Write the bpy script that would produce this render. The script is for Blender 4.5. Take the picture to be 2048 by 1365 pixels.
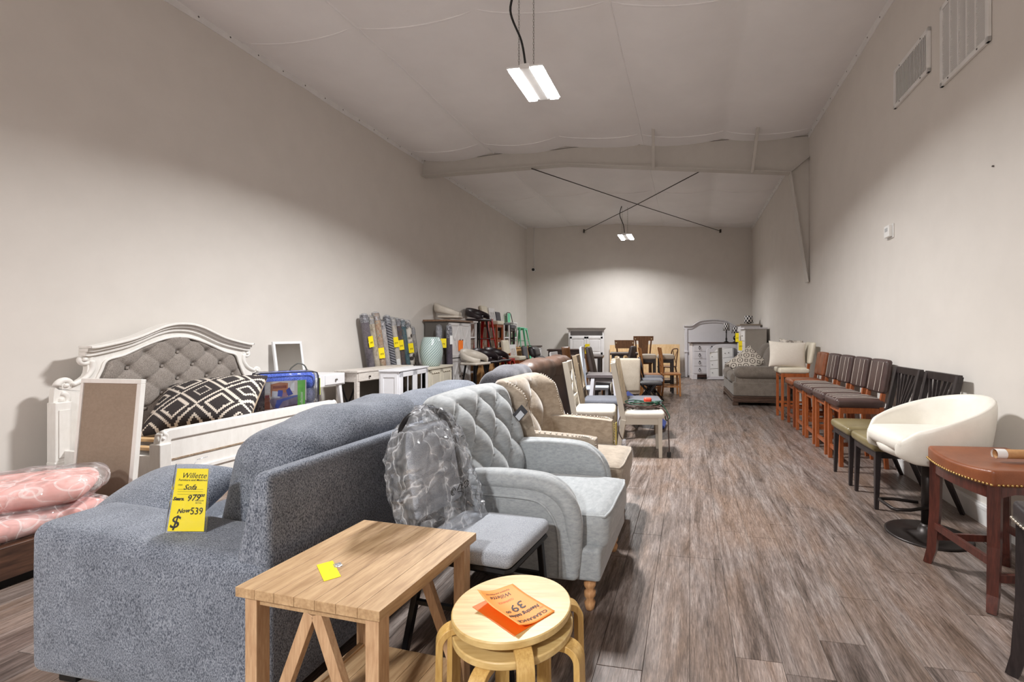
import bpy, math, random
from mathutils import Vector, Matrix
random.seed(11)
for _o in list(bpy.data.objects):
    bpy.data.objects.remove(_o)
S = bpy.context.scene
C = S.collection
PI = math.pi

# ---------------------------------------------------------------- camera
_cd = bpy.data.cameras.new('camera')
_cd.sensor_width = 36.0
_cd.lens = 930.0 / 2048.0 * 36.0
_cd.shift_x = -(1200.0 - 1024.0) / 2048.0
_cd.shift_y = -(682.5 - 671.0) / 2048.0
_cd.clip_start = 0.05
cam = bpy.data.objects.new('camera', _cd)
C.objects.link(cam)
cam.location = (0, 0, 1.28)
cam.rotation_euler = (PI / 2, 0, 0)
S.camera = cam

# ---------------------------------------------------------------- world, exposure
W = bpy.data.worlds.new('world')
S.world = W
W.use_nodes = True
W.node_tree.nodes['Background'].inputs[0].default_value = (0.8, 0.85, 1.0, 1)
W.node_tree.nodes['Background'].inputs[1].default_value = 0.3
S.view_settings.view_transform = 'Standard'
S.view_settings.look = 'None'
S.view_settings.exposure = 0.62
S.view_settings.gamma = 1.0
S.view_settings.use_curve_mapping = False
S.cycles.use_denoising = True
S.cycles.max_bounces = 10
S.cycles.diffuse_bounces = 6
S.cycles.glossy_bounces = 4
S.cycles.transmission_bounces = 6
S.cycles.transparent_max_bounces = 16
S.cycles.sample_clamp_indirect = 6.0
S.cycles.caustics_reflective = False
S.cycles.caustics_refractive = False

LAMP_POWER = 95.0      # watts for each of the two tubes of a hanging fixture
LAMP_Z = 3.88
# where the hanging fixtures are: (x, y)
FIXTURES = [(-0.675, 4.83), (0.69, 12.34), (-2.04, -2.7)]

# ---------------------------------------------------------------- room measures
BACK_Y, FRONT_Y = 14.3, -4.6
EAVE, RIDGE = 4.60, 4.70
def XL(y): return -5.12 + 0.20 * y
def XR(y): return 2.015 + 0.186 * y
ROT_L = -math.atan(0.20)           # things on the left wall face the room
ROT_R = PI - math.atan(0.186)      # things on the right wall face the room

# ---------------------------------------------------------------- mesh helpers
class MB:
    def __init__(self):
        self.v, self.f = [], []
    def add(self, verts, faces):
        b = len(self.v)
        self.v += [tuple(p) for p in verts]
        self.f += [tuple(i + b for i in f) for f in faces]
        return self
    def box(self, cx, cy, cz, sx, sy, sz, rz=0, ry=0, rx=0):
        m = Matrix.Rotation(rz, 3, 'Z') @ Matrix.Rotation(ry, 3, 'Y') @ Matrix.Rotation(rx, 3, 'X')
        vs = []
        for k in (-1, 1):
            for j in (-1, 1):
                for i in (-1, 1):
                    p = m @ Vector((i * sx / 2, j * sy / 2, k * sz / 2))
                    vs.append((cx + p.x, cy + p.y, cz + p.z))
        return self.add(vs, [(0, 2, 3, 1), (4, 5, 7, 6), (0, 1, 5, 4), (2, 6, 7, 3), (0, 4, 6, 2), (1, 3, 7, 5)])
    def bx(self, x0, x1, y0, y1, z0, z1):
        return self.box((x0 + x1) / 2, (y0 + y1) / 2, (z0 + z1) / 2, abs(x1 - x0), abs(y1 - y0), abs(z1 - z0))
    def bar(self, p0, p1, w, h, w1=None, h1=None, up=(0, 0, 1)):
        p0, p1 = Vector(p0), Vector(p1)
        d = (p1 - p0).normalized()
        u = Vector(up)
        if abs(d.dot(u)) > 0.98:
            u = Vector((1, 0, 0))
        s = d.cross(u).normalized()
        t = s.cross(d).normalized()
        w1 = w if w1 is None else w1
        h1 = h if h1 is None else h1
        vs = []
        for p, a, b in ((p0, w, h), (p1, w1, h1)):
            for i, j in ((-1, -1), (1, -1), (1, 1), (-1, 1)):
                vs.append(p + s * (i * a / 2) + t * (j * b / 2))
        return self.add(vs, [(3, 2, 1, 0), (4, 5, 6, 7), (0, 1, 5, 4), (1, 2, 6, 5), (2, 3, 7, 6), (3, 0, 4, 7)])
    def tube(self, pts, r, n=8, closed=False, caps=True):
        pts = [Vector(p) for p in pts]
        m = len(pts)
        rs = r if isinstance(r, (list, tuple)) else [r] * m
        vs, fs = [], []
        prev = None
        for i in range(m):
            if closed:
                d = (pts[(i + 1) % m] - pts[i - 1]).normalized()
            else:
                d = (pts[min(i + 1, m - 1)] - pts[max(i - 1, 0)]).normalized()
            if prev is None:
                a = Vector((0, 0, 1)) if abs(d.z) < 0.9 else Vector((1, 0, 0))
                prev = d.cross(a).normalized()
            s = (prev - d * prev.dot(d))
            s = s.normalized() if s.length > 1e-6 else d.orthogonal().normalized()
            prev = s
            t = d.cross(s)
            for k in range(n):
                a = 2 * PI * k / n
                vs.append(pts[i] + s * (rs[i] * math.cos(a)) + t * (rs[i] * math.sin(a)))
        for i in range(m if closed else m - 1):
            for k in range(n):
                a, b = i * n + k, i * n + (k + 1) % n
                j = ((i + 1) % m) * n
                fs.append((a, b, j + (k + 1) % n, j + k))
        if caps and not closed:
            fs.append(tuple(range(n - 1, -1, -1)))
            fs.append(tuple((m - 1) * n + k for k in range(n)))
        return self.add(vs, fs)
    def lathe(self, prof, n=24, c=(0, 0, 0)):
        vs, fs = [], []
        m = len(prof)
        for r, z in prof:
            for k in range(n):
                a = 2 * PI * k / n
                vs.append((c[0] + r * math.cos(a), c[1] + r * math.sin(a), c[2] + z))
        for i in range(m - 1):
            for k in range(n):
                fs.append((i * n + k, i * n + (k + 1) % n, (i + 1) * n + (k + 1) % n, (i + 1) * n + k))
        fs.append(tuple(range(n - 1, -1, -1)))
        fs.append(tuple((m - 1) * n + k for k in range(n)))
        return self.add(vs, fs)
    def prism(self, poly, plane, t0, t1):
        n = len(poly)
        def P(a, b, t):
            return {'xz': (a, t, b), 'yz': (t, a, b), 'xy': (a, b, t)}[plane]
        vs = [P(a, b, t0) for a, b in poly] + [P(a, b, t1) for a, b in poly]
        fs = [tuple(range(n)), tuple(range(2 * n - 1, n - 1, -1))]
        for i in range(n):
            j = (i + 1) % n
            fs.append((i, i + n, j + n, j))
        return self.add(vs, fs)
    def strip(self, outer, inner, plane, t0, t1, closed=False):
        """a band between two outlines of equal length, extruded from t0 to t1"""
        n = len(outer)
        def P(q, t):
            a, b = q
            return {'xz': (a, t, b), 'yz': (t, a, b), 'xy': (a, b, t)}[plane]
        vs = []
        for i in range(n):
            vs += [P(outer[i], t0), P(inner[i], t0), P(inner[i], t1), P(outer[i], t1)]
        fs = []
        for i in range(n if closed else n - 1):
            a, b = 4 * i, 4 * ((i + 1) % n)
            for k in range(4):
                fs.append((a + k, a + (k + 1) % 4, b + (k + 1) % 4, b + k))
        if not closed:
            fs += [(3, 2, 1, 0), (4 * n - 4, 4 * n - 3, 4 * n - 2, 4 * n - 1)]
        return self.add(vs, fs)
    def grid(self, rows, wrap_u=False, wrap_v=False):
        nr, nc = len(rows), len(rows[0])
        vs = [p for r in rows for p in r]
        fs = []
        for i in range(nr if wrap_v else nr - 1):
            for j in range(nc if wrap_u else nc - 1):
                i2, j2 = (i + 1) % nr, (j + 1) % nc
                fs.append((i * nc + j, i * nc + j2, i2 * nc + j2, i2 * nc + j))
        return self.add(vs, fs)
    def soft(self, cx, cy, cz, sx, sy, sz, r, puff=(0, 0, 0), n=5, warp=None):
        """a box with round edges whose faces swell by puff"""
        H = (sx / 2, sy / 2, sz / 2)
        def ticks(h):
            q = min(r, h * 0.98)
            t = [-h, -h + q * .3, -h + q * .65, -h + q]
            m = [-(h - q) + 2 * (h - q) * i / n for i in range(1, n)]
            return t + m + [h - q, h - q * .65, h - q * .3, h]
        T = [ticks(h) for h in H]
        idx, vs, fs = {}, [], []
        def V(i, j, k):
            key = (i, j, k)
            if key not in idx:
                p = [T[0][i], T[1][j], T[2][k]]
                inner = [max(-(H[a] - min(r, H[a] * .98)), min(H[a] - min(r, H[a] * .98), p[a])) for a in range(3)]
                d = Vector([p[a] - inner[a] for a in range(3)])
                if d.length > 1e-9:
                    # cube-to-sphere edge blend
                    q = [min(r, H[a] * .98) for a in range(3)]
                    dn = d.normalized()
                    p = [inner[a] + dn[a] * q[a] for a in range(3)]
                s = [p[a] / H[a] for a in range(3)]
                g = [max(0, 1 - s[a] * s[a]) for a in range(3)]
                p[0] += puff[0] * s[0] * (g[1] * g[2]) ** .6
                p[1] += puff[1] * s[1] * (g[0] * g[2]) ** .6
                p[2] += puff[2] * s[2] * (g[0] * g[1]) ** .6
                p = (cx + p[0], cy + p[1], cz + p[2])
                if warp:
                    p = warp(*p)
                idx[key] = len(vs)
                vs.append(p)
            return idx[key]
        N = [len(t) - 1 for t in T]
        for j in range(N[1]):
            for k in range(N[2]):
                fs.append((V(0, j, k), V(0, j, k + 1), V(0, j + 1, k + 1), V(0, j + 1, k)))
                fs.append((V(N[0], j, k), V(N[0], j + 1, k), V(N[0], j + 1, k + 1), V(N[0], j, k + 1)))
        for i in range(N[0]):
            for k in range(N[2]):
                fs.append((V(i, 0, k), V(i + 1, 0, k), V(i + 1, 0, k + 1), V(i, 0, k + 1)))
                fs.append((V(i, N[1], k), V(i, N[1], k + 1), V(i + 1, N[1], k + 1), V(i + 1, N[1], k)))
        for i in range(N[0]):
            for j in range(N[1]):
                fs.append((V(i, j, 0), V(i, j + 1, 0), V(i + 1, j + 1, 0), V(i + 1, j, 0)))
                fs.append((V(i, j, N[2]), V(i + 1, j, N[2]), V(i + 1, j + 1, N[2]), V(i, j + 1, N[2])))
        return self.add(vs, fs)
    def pillow(self, w, h, t, n=14, conc=.10, M=None, pw=.45):
        M = M or Matrix.Identity(4)
        for sgn in (1, -1):
            rows = []
            for i in range(n + 1):
                u = math.sin((2 * i / n - 1) * PI / 2)
                row = []
                for j in range(n + 1):
                    v = math.sin((2 * j / n - 1) * PI / 2)
                    x = w / 2 * u * (1 - conc * (1 - v * v) * abs(u) ** 2)
                    y = h / 2 * v * (1 - conc * (1 - u * u) * abs(v) ** 2)
                    z = sgn * t / 2 * (max(0, (1 - u * u) * (1 - v * v))) ** pw
                    row.append(M @ Vector((x, y, z)))
                rows.append(row if sgn > 0 else row[::-1])
            self.grid(rows)
        return self
    def mesh(self, name):
        me = bpy.data.meshes.new(name)
        me.from_pydata(self.v, [], self.f)
        me.update()
        return me
    def build(self, name, mat, parent=None, bevel=0, seg=2, smooth=False, subd=0, weld=False, **props):
        me = self.mesh(name)
        if smooth or bevel:
            for p in me.polygons:
                p.use_smooth = True
        o = bpy.data.objects.new(name, me)
        C.objects.link(o)
        if mat:
            me.materials.append(mat)
        if weld:
            w = o.modifiers.new('weld', 'WELD'); w.merge_threshold = 0.0005
        if bevel:
            b = o.modifiers.new('bevel', 'BEVEL')
            b.width = bevel; b.segments = seg; b.limit_method = 'ANGLE'; b.angle_limit = math.radians(40)
            b.harden_normals = True
        if subd:
            s = o.modifiers.new('subsurf', 'SUBSURF'); s.levels = subd; s.render_levels = subd
        if parent:
            o.parent = parent
        for k, v in props.items():
            o[k] = v
        return o

def tag(o, label, cat, group=None):
    o['label'] = label; o['category'] = cat
    if group: o['group'] = group
    return o
def thing(name, label, cat, loc=(0, 0, 0), rz=0, group=None):
    o = bpy.data.objects.new(name, None)
    C.objects.link(o)
    o.empty_display_size = 0.1
    o.location = loc; o.rotation_euler = (0, 0, rz)
    return tag(o, label, cat, group)
def struct(o):
    o['kind'] = 'structure'
    return o
def kids(o):
    return [c for c in bpy.data.objects if c.parent == o]
def copy_tree(o, parent=None):
    c = o.copy(); C.objects.link(c)
    c.parent = parent
    for ch in kids(o):
        copy_tree(ch, c)
    return c
def dup(o, loc, rz, label, group=None):
    c = copy_tree(o)
    c.location = loc; c.rotation_euler = (0, 0, rz)
    c['label'] = label
    if group: c['group'] = group
    elif 'group' in c: del c['group']
    return c
def lerp(a, b, t): return a + (b - a) * t
def curve(pts, n=8):
    """Catmull-Rom through points (any dimension)"""
    out = []
    m = len(pts)
    for i in range(m - 1):
        p0, p1, p2, p3 = pts[max(i - 1, 0)], pts[i], pts[i + 1], pts[min(i + 2, m - 1)]
        for k in range(n):
            t = k / n
            out.append(tuple(.5 * (2 * b + (c - a) * t + (2 * a - 5 * b + 4 * c - d) * t * t + (3 * b - a - 3 * c + d) * t ** 3)
                             for a, b, c, d in zip(p0, p1, p2, p3)))
    out.append(tuple(pts[-1]))
    return out

# ---------------------------------------------------------------- material helpers
MATS = {}
class NT:
    def __init__(self, name):
        self.m = bpy.data.materials.new(name)
        self.m.use_nodes = True
        self.t = self.m.node_tree
        self.b = self.t.nodes['Principled BSDF']
        self.out = self.t.nodes['Material Output']
    def n(self, typ, **kw):
        nd = self.t.nodes.new(typ)
        for k, v in kw.items():
            setattr(nd, k, v)
        return nd
    def l(self, a, b): self.t.links.new(a, b)
    def put(self, sock, v):
        if isinstance(v, bpy.types.NodeSocket): self.l(v, sock)
        else: sock.default_value = v
    def math(self, op, a, b=None, c=None):
        nd = self.n('ShaderNodeMath', operation=op)
        for i, v in enumerate((a, b, c)):
            if v is not None: self.put(nd.inputs[i], v)
        return nd.outputs[0]
    def obj(self): return self.n('ShaderNodeTexCoord').outputs['Object']
    def pos(self): return self.n('ShaderNodeNewGeometry').outputs['Position']
    def mapping(self, vec, scale=(1, 1, 1), rot=(0, 0, 0), loc=(0, 0, 0)):
        nd = self.n('ShaderNodeMapping')
        self.l(vec, nd.inputs[0])
        nd.inputs[1].default_value = loc; nd.inputs[2].default_value = rot; nd.inputs[3].default_value = scale
        return nd.outputs[0]
    def noise(self, vec, scale, detail=3, rough=.5, dist=0):
        nd = self.n('ShaderNodeTexNoise')
        self.l(vec, nd.inputs['Vector'])
        nd.inputs['Scale'].default_value = scale
        nd.inputs['Detail'].default_value = detail
        nd.inputs['Roughness'].default_value = rough
        nd.inputs['Distortion'].default_value = dist
        return nd.outputs[0]
    def ramp(self, fac, stops, interp='LINEAR'):
        nd = self.n('ShaderNodeValToRGB')
        nd.color_ramp.interpolation = interp
        while len(nd.color_ramp.elements) < len(stops):
            nd.color_ramp.elements.new(0.5)
        for e, (p, c) in zip(nd.color_ramp.elements, stops):
            e.position = p
            e.color = tuple(c) + ((1,) if len(c) == 3 else ())
        self.put(nd.inputs[0], fac)
        return nd.outputs[0]
    def mix(self, fac, a, b, mode='MIX'):
        nd = self.n('ShaderNodeMix', data_type='RGBA', blend_type=mode)
        self.put(nd.inputs[0], fac)
        for s, v in ((nd.inputs[6], a), (nd.inputs[7], b)):
            if isinstance(v, (tuple, list)) and len(v) == 3: v = tuple(v) + (1,)
            self.put(s, v)
        return nd.outputs[2]
    def sep(self, vec):
        nd = self.n('ShaderNodeSeparateXYZ'); self.l(vec, nd.inputs[0])
        return nd.outputs[0], nd.outputs[1], nd.outputs[2]
    def bump(self, h, strength=.3, dist=.01):
        nd = self.n('ShaderNodeBump')
        nd.inputs['Strength'].default_value = strength
        nd.inputs['Distance'].default_value = dist
        self.l(h, nd.inputs['Height'])
        self.l(nd.outputs[0], self.b.inputs['Normal'])
    def col(self, v):
        if isinstance(v, (tuple, list)) and len(v) == 3: v = tuple(v) + (1,)
        self.put(self.b.inputs['Base Color'], v)
    def set(self, **kw):
        for k, v in kw.items():
            self.put(self.b.inputs[k.replace('_', ' ')], v)
def lin(r, g, b):
    f = lambda c: c / 255 / 12.92 if c / 255 <= .04045 else ((c / 255 + .055) / 1.055) ** 2.4
    return (f(r), f(g), f(b))
def sc(c, k): return tuple(min(1, x * k) for x in c)

def paint(name, rgb, rough=.5, var=.06, scale=6, spec=.5, metal=0, bump=0):
    """a painted, moulded or cast surface with slight mottling"""
    if name in MATS: return MATS[name]
    t = NT(name)
    c = lin(*rgb)
    f = t.noise(t.obj(), scale, 4, .6)
    t.col(t.ramp(f, [(.3, sc(c, 1 - var)), (.7, sc(c, 1 + var))]))
    t.set(Roughness=rough, Metallic=metal)
    t.b.inputs['Specular IOR Level'].default_value = spec
    if bump:
        t.bump(t.noise(t.obj(), 60, 3), bump, .003)
    MATS[name] = t.m
    return t.m
def wood(name, rgb_a, rgb_b, rough=.45, scale=7, axis='x', stretch=9, coat=0):
    if name in MATS: return MATS[name]
    t = NT(name)
    s = {'x': (1, stretch, stretch), 'y': (stretch, 1, stretch), 'z': (stretch, stretch, 1)}[axis]
    v = t.mapping(t.obj(), s)
    f = t.noise(v, scale, 5, .6, .6)
    f2 = t.noise(t.mapping(t.obj(), tuple(4 * q for q in s)), scale, 3, .6)
    c = t.ramp(f, [(.3, lin(*rgb_a)), (.7, lin(*rgb_b))])
    c = t.mix(.22, c, t.ramp(f2, [(.35, (0, 0, 0)), (.65, (1, 1, 1))]), 'SOFT_LIGHT')
    t.col(c)
    t.set(Roughness=rough)
    t.b.inputs['Coat Weight'].default_value = coat
    t.bump(f2, .08, .003)
    MATS[name] = t.m
    return t.m
def fabric(name, rgb_a, rgb_b, scale=260, rough=.95, bump=.5, cloud=.15, stretch=(1, 1, 1), sheen=.2, dist=.003):
    if name in MATS: return MATS[name]
    t = NT(name)
    v = t.mapping(t.obj(), stretch)
    f = t.noise(v, scale, 2, .7)
    g = t.noise(t.obj(), 9, 3, .6)
    c = t.ramp(f, [(.36, lin(*rgb_a)), (.64, lin(*rgb_b))])
    c = t.mix(cloud * 2, c, t.ramp(g, [(.3, (.25, .25, .25)), (.7, (.75, .75, .75))]), 'SOFT_LIGHT')
    t.col(c)
    t.set(Roughness=rough)
    t.b.inputs['Sheen Weight'].default_value = sheen
    t.b.inputs['Specular IOR Level'].default_value = .2
    t.bump(f, bump, dist)
    MATS[name] = t.m
    return t.m
def velvet(name, rgb_a, rgb_b, stretch=(2, 2, 14)):
    """brushed pile: soft streaks that follow the nap"""
    if name in MATS: return MATS[name]
    t = NT(name)
    f = t.noise(t.mapping(t.obj(), stretch), 9, 5, .7, .5)
    t.col(t.ramp(f, [(.3, lin(*rgb_a)), (.7, lin(*rgb_b))]))
    t.set(Roughness=.7)
    t.b.inputs['Sheen Weight'].default_value = .5
    t.b.inputs['Sheen Roughness'].default_value = .4
    t.b.inputs['Specular IOR Level'].default_value = .3
    t.bump(t.noise(t.obj(), 300, 2), .12, .002)
    MATS[name] = t.m
    return t.m
def leather(name, rgb_a, rgb_b, rough=.38, bump=.25, scale=5):
    if name in MATS: return MATS[name]
    t = NT(name)
    f = t.noise(t.obj(), scale, 5, .65)
    t.col(t.ramp(f, [(.3, lin(*rgb_a)), (.7, lin(*rgb_b))]))
    t.set(Roughness=rough)
    vo = t.n('ShaderNodeTexVoronoi'); t.l(t.obj(), vo.inputs['Vector']); vo.inputs['Scale'].default_value = 180
    t.bump(vo.outputs['Distance'], bump, .0015)
    MATS[name] = t.m
    return t.m
def metal(name, rgb, rough=.35, metallic=.9):
    return paint(name, rgb, rough, .08, 20, .5, metallic)
def film(name, haze=.12, tint=(.9, .93, 1.0), rough=.12, cr=16, gloss=.9, zs=1.0, fold=2.6):
    """clear creased plastic film"""
    if name in MATS: return MATS[name]
    t = NT(name)
    t.t.nodes.remove(t.b)
    tr = t.n('ShaderNodeBsdfTransparent'); tr.inputs[0].default_value = (.97, .98, 1, 1)
    gl = t.n('ShaderNodeBsdfGlossy'); gl.inputs['Color'].default_value = (1, 1, 1, 1); gl.inputs['Roughness'].default_value = rough
    df = t.n('ShaderNodeBsdfDiffuse'); df.inputs[0].default_value = tuple(tint) + (1,)
    f = t.noise(t.obj(), cr, 5, .6, 1.5)
    bp = t.n('ShaderNodeBump'); bp.inputs['Strength'].default_value = .7; bp.inputs['Distance'].default_value = .03
    t.l(bp.outputs[0], gl.inputs['Normal']); t.l(bp.outputs[0], df.inputs['Normal'])
    lw = t.n('ShaderNodeFresnel'); lw.inputs[0].default_value = 1.35
    t.l(bp.outputs[0], lw.inputs['Normal'])
    nv = t.n('ShaderNodeTexNoise'); t.l(t.obj(), nv.inputs['Vector']); nv.inputs['Scale'].default_value = cr * .7; nv.inputs['Detail'].default_value = 2
    ad = t.n('ShaderNodeVectorMath', operation='MULTIPLY_ADD'); t.l(nv.outputs[1], ad.inputs[0]); ad.inputs[1].default_value = (2.2 / cr,) * 3; t.l(t.obj(), ad.inputs[2])
    vo = t.n('ShaderNodeTexVoronoi', feature='DISTANCE_TO_EDGE'); t.l(t.mapping(ad.outputs[0], (1, 1, zs)), vo.inputs['Vector']); vo.inputs['Scale'].default_value = cr
    t.l(vo.outputs['Distance'], bp.inputs['Height'])
    hz = t.ramp(vo.outputs['Distance'], [(0, (min(1, haze * fold),) * 3), (.05, (haze * 1.3,) * 3), (.35, (haze * .5,) * 3)])  # highlights along the creases are painted in as pale diffuse lines
    hz = t.mix(1.0, hz, t.ramp(f, [(.35, (.35,) * 3), (.7, (1.6,) * 3)]), 'MULTIPLY')
    m1 = t.n('ShaderNodeMixShader'); t.l(hz, m1.inputs[0]); t.l(tr.outputs[0], m1.inputs[1]); t.l(df.outputs[0], m1.inputs[2])
    m2 = t.n('ShaderNodeMixShader'); t.l(t.math('MULTIPLY', lw.outputs[0], gloss), m2.inputs[0])
    t.l(m1.outputs[0], m2.inputs[1]); t.l(gl.outputs[0], m2.inputs[2])
    t.l(m2.outputs[0], t.out.inputs[0])
    MATS[name] = t.m
    return t.m
def mirror_mat():
    if 'mirror' in MATS: return MATS['mirror']
    t = NT('mirror'); t.col((.88, .9, .9)); t.set(Metallic=1.0, Roughness=.02)
    MATS['mirror'] = t.m
    return t.m
def glass_mat():
    if 'glass' in MATS: return MATS['glass']
    t = NT('glass')
    t.t.nodes.remove(t.b)
    tr = t.n('ShaderNodeBsdfTransparent'); tr.inputs[0].default_value = (.82, .88, .86, 1)
    gl = t.n('ShaderNodeBsdfGlossy'); gl.inputs['Roughness'].default_value = .03
    fr = t.n('ShaderNodeFresnel'); fr.inputs[0].default_value = 1.5
    mx = t.n('ShaderNodeMixShader')
    t.l(fr.outputs[0], mx.inputs[0]); t.l(tr.outputs[0], mx.inputs[1]); t.l(gl.outputs[0], mx.inputs[2])
    t.l(mx.outputs[0], t.out.inputs[0])
    MATS['glass'] = t.m
    return t.m
def text_mesh(body, size, mat, parent, loc, rot, name='lettering', shear=0, bold=0, align='CENTER', sx=1.0):
    cu = bpy.data.curves.new(name, 'FONT')
    cu.body = body; cu.size = size; cu.shear = shear; cu.offset = bold
    cu.align_x = align; cu.align_y = 'CENTER'; cu.resolution_u = 2
    to = bpy.data.objects.new(name, cu); C.objects.link(to)
    dg = bpy.context.evaluated_depsgraph_get()
    me = bpy.data.meshes.new_from_object(to.evaluated_get(dg))
    bpy.data.objects.remove(to)
    me.materials.clear(); me.materials.append(mat)
    o = bpy.data.objects.new(name, me); C.objects.link(o)
    o.parent = parent; o.location = loc; o.rotation_euler = rot; o.scale = (sx, 1, 1)
    return o
# ================================================================ the room
def wall_paint():
    t = NT('wall_paint')
    f = t.noise(t.pos(), 3, 4, .6)
    t.col(t.ramp(f, [(.3, lin(213, 208, 202)), (.7, lin(218, 213, 207))]))
    t.set(Roughness=.75)
    t.b.inputs['Specular IOR Level'].default_value = .3
    t.bump(t.noise(t.pos(), 90, 3), .06, .002)
    return t.m
WALL = wall_paint()
TRIMW = paint('trim_white', (226, 225, 224), .4)
STEEL = paint('frame_paint', (196, 192, 186), .5, .03)
def ceiling_mat():
    t = NT('ceiling_film')
    f = t.noise(t.pos(), 1.3, 4, .6)
    t.col(t.ramp(f, [(.3, lin(236, 235, 236)), (.7, lin(243, 242, 243))]))
    t.set(Roughness=.55)
    t.bump(t.noise(t.pos(), 5, 4, .6), .12, .03)
    return t.m
CEIL = ceiling_mat()
Y0, Y1 = FRONT_Y, BACK_Y
struct(MB().prism([(XL(Y0), Y0), (XL(Y1), Y1), (XL(Y1) - .15, Y1), (XL(Y0) - .15, Y0)], 'xy', 0, 4.85).build('wall_left', WALL))
struct(MB().prism([(XR(Y0), Y0), (XR(Y1), Y1), (XR(Y1) + .15, Y1), (XR(Y0) + .15, Y0)], 'xy', 0, 4.85).build('wall_right', WALL))
struct(MB().bx(XL(Y1) - .15, XR(Y1) + .15, Y1, Y1 + .15, 0, 4.85).build('wall_back', WALL))
struct(MB().bx(XL(Y0) - .15, XR(Y0) + .15, Y0 - .15, Y0, 0, 4.85).build('wall_front', WALL))
def base_board(side, p0, p1, n):
    m = MB()
    p0, p1, n = Vector(p0), Vector(p1), Vector(n)
    for z0, z1, t in ((.0, .105, .014), (.105, .125, .018), (.125, .14, .010)):
        a, b = p0 + n * .001, p1 + n * .001
        q = [a, b, b + n * t, a + n * t]
        m.prism([(v.x, v.y) for v in q], 'xy', z0, z1)
    struct(m.build('baseboard_' + side, TRIMW))
base_board('left', (XL(Y0), Y0), (XL(Y1), Y1), Vector((.98, -.196)))
base_board('right', (XR(Y0), Y0), (XR(Y1), Y1), Vector((-.983, .183)))
base_board('back', (XL(Y1), Y1), (XR(Y1), Y1), Vector((0, -1)))

# ---- floor: long vinyl planks that run with the room
FA = math.atan(.193)                      # angle of the planks to the view axis
def floor_mat():
    t = NT('plank_vinyl')
    geo = t.n('ShaderNodeNewGeometry')
    rnd = geo.outputs['Random Per Island']
    v = t.mapping(geo.outputs['Position'], (1, 1, 1), (0, 0, FA))
    off = t.n('ShaderNodeCombineXYZ')
    t.l(t.math('MULTIPLY', rnd, 37.0), off.inputs[0]); t.l(t.math('MULTIPLY', rnd, 91.0), off.inputs[1])
    add = t.n('ShaderNodeVectorMath', operation='ADD'); t.l(v, add.inputs[0]); t.l(off.outputs[0], add.inputs[1])
    a = t.noise(t.mapping(add.outputs[0], (9, .8, 1)), 1.5, 5, .62, 1.4)
    b = t.noise(t.mapping(add.outputs[0], (70, 4, 1)), 2.2, 4, .65, .8)
    c3 = t.noise(t.mapping(add.outputs[0], (4, 1.3, 1)), 1.1, 3, .5, .6)
    col = t.ramp(a, [(.27, lin(58, 50, 47)), (.39, lin(94, 83, 77)), (.54, lin(120, 109, 104)), (.72, lin(144, 136, 132))])
    warm = t.ramp(c3, [(.42, (0, 0, 0)), (.68, (1, 1, 1))])
    col = t.mix(t.math('MULTIPLY', warm, .38), col, lin(132, 106, 86))
    col = t.mix(.62, col, t.ramp(b, [(.34, (.1, .1, .1)), (.66, (.9, .9, .9))]), 'SOFT_LIGHT')
    e = t.noise(t.mapping(add.outputs[0], (150, 11, 1)), 2.0, 3, .7, .5)
    col = t.mix(.36, col, t.ramp(e, [(.38, (.12, .12, .12)), (.62, (.88, .88, .88))]), 'SOFT_LIGHT')
    tint = t.ramp(rnd, [(0, (.22, .21, .21)), (.5, (.48, .47, .46)), (1, (.70, .70, .71))])
    col = t.mix(1.0, col, tint, 'SOFT_LIGHT')
    t.col(col)
    t.set(Roughness=t.ramp(b, [(.3, (.42,) * 3), (.7, (.3,) * 3)]))
    t.b.inputs['Specular IOR Level'].default_value = .42
    t.bump(b, .12, .002)
    return t.m
FLOOR = floor_mat()
GAP = paint('plank_joint', (92, 82, 76), .8)
floor = struct(MB().prism([(XL(Y0), Y0), (XR(Y0), Y0), (XR(Y1), Y1), (XL(Y1), Y1)], 'xy', -.2, -.004).build('floor', GAP))
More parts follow.
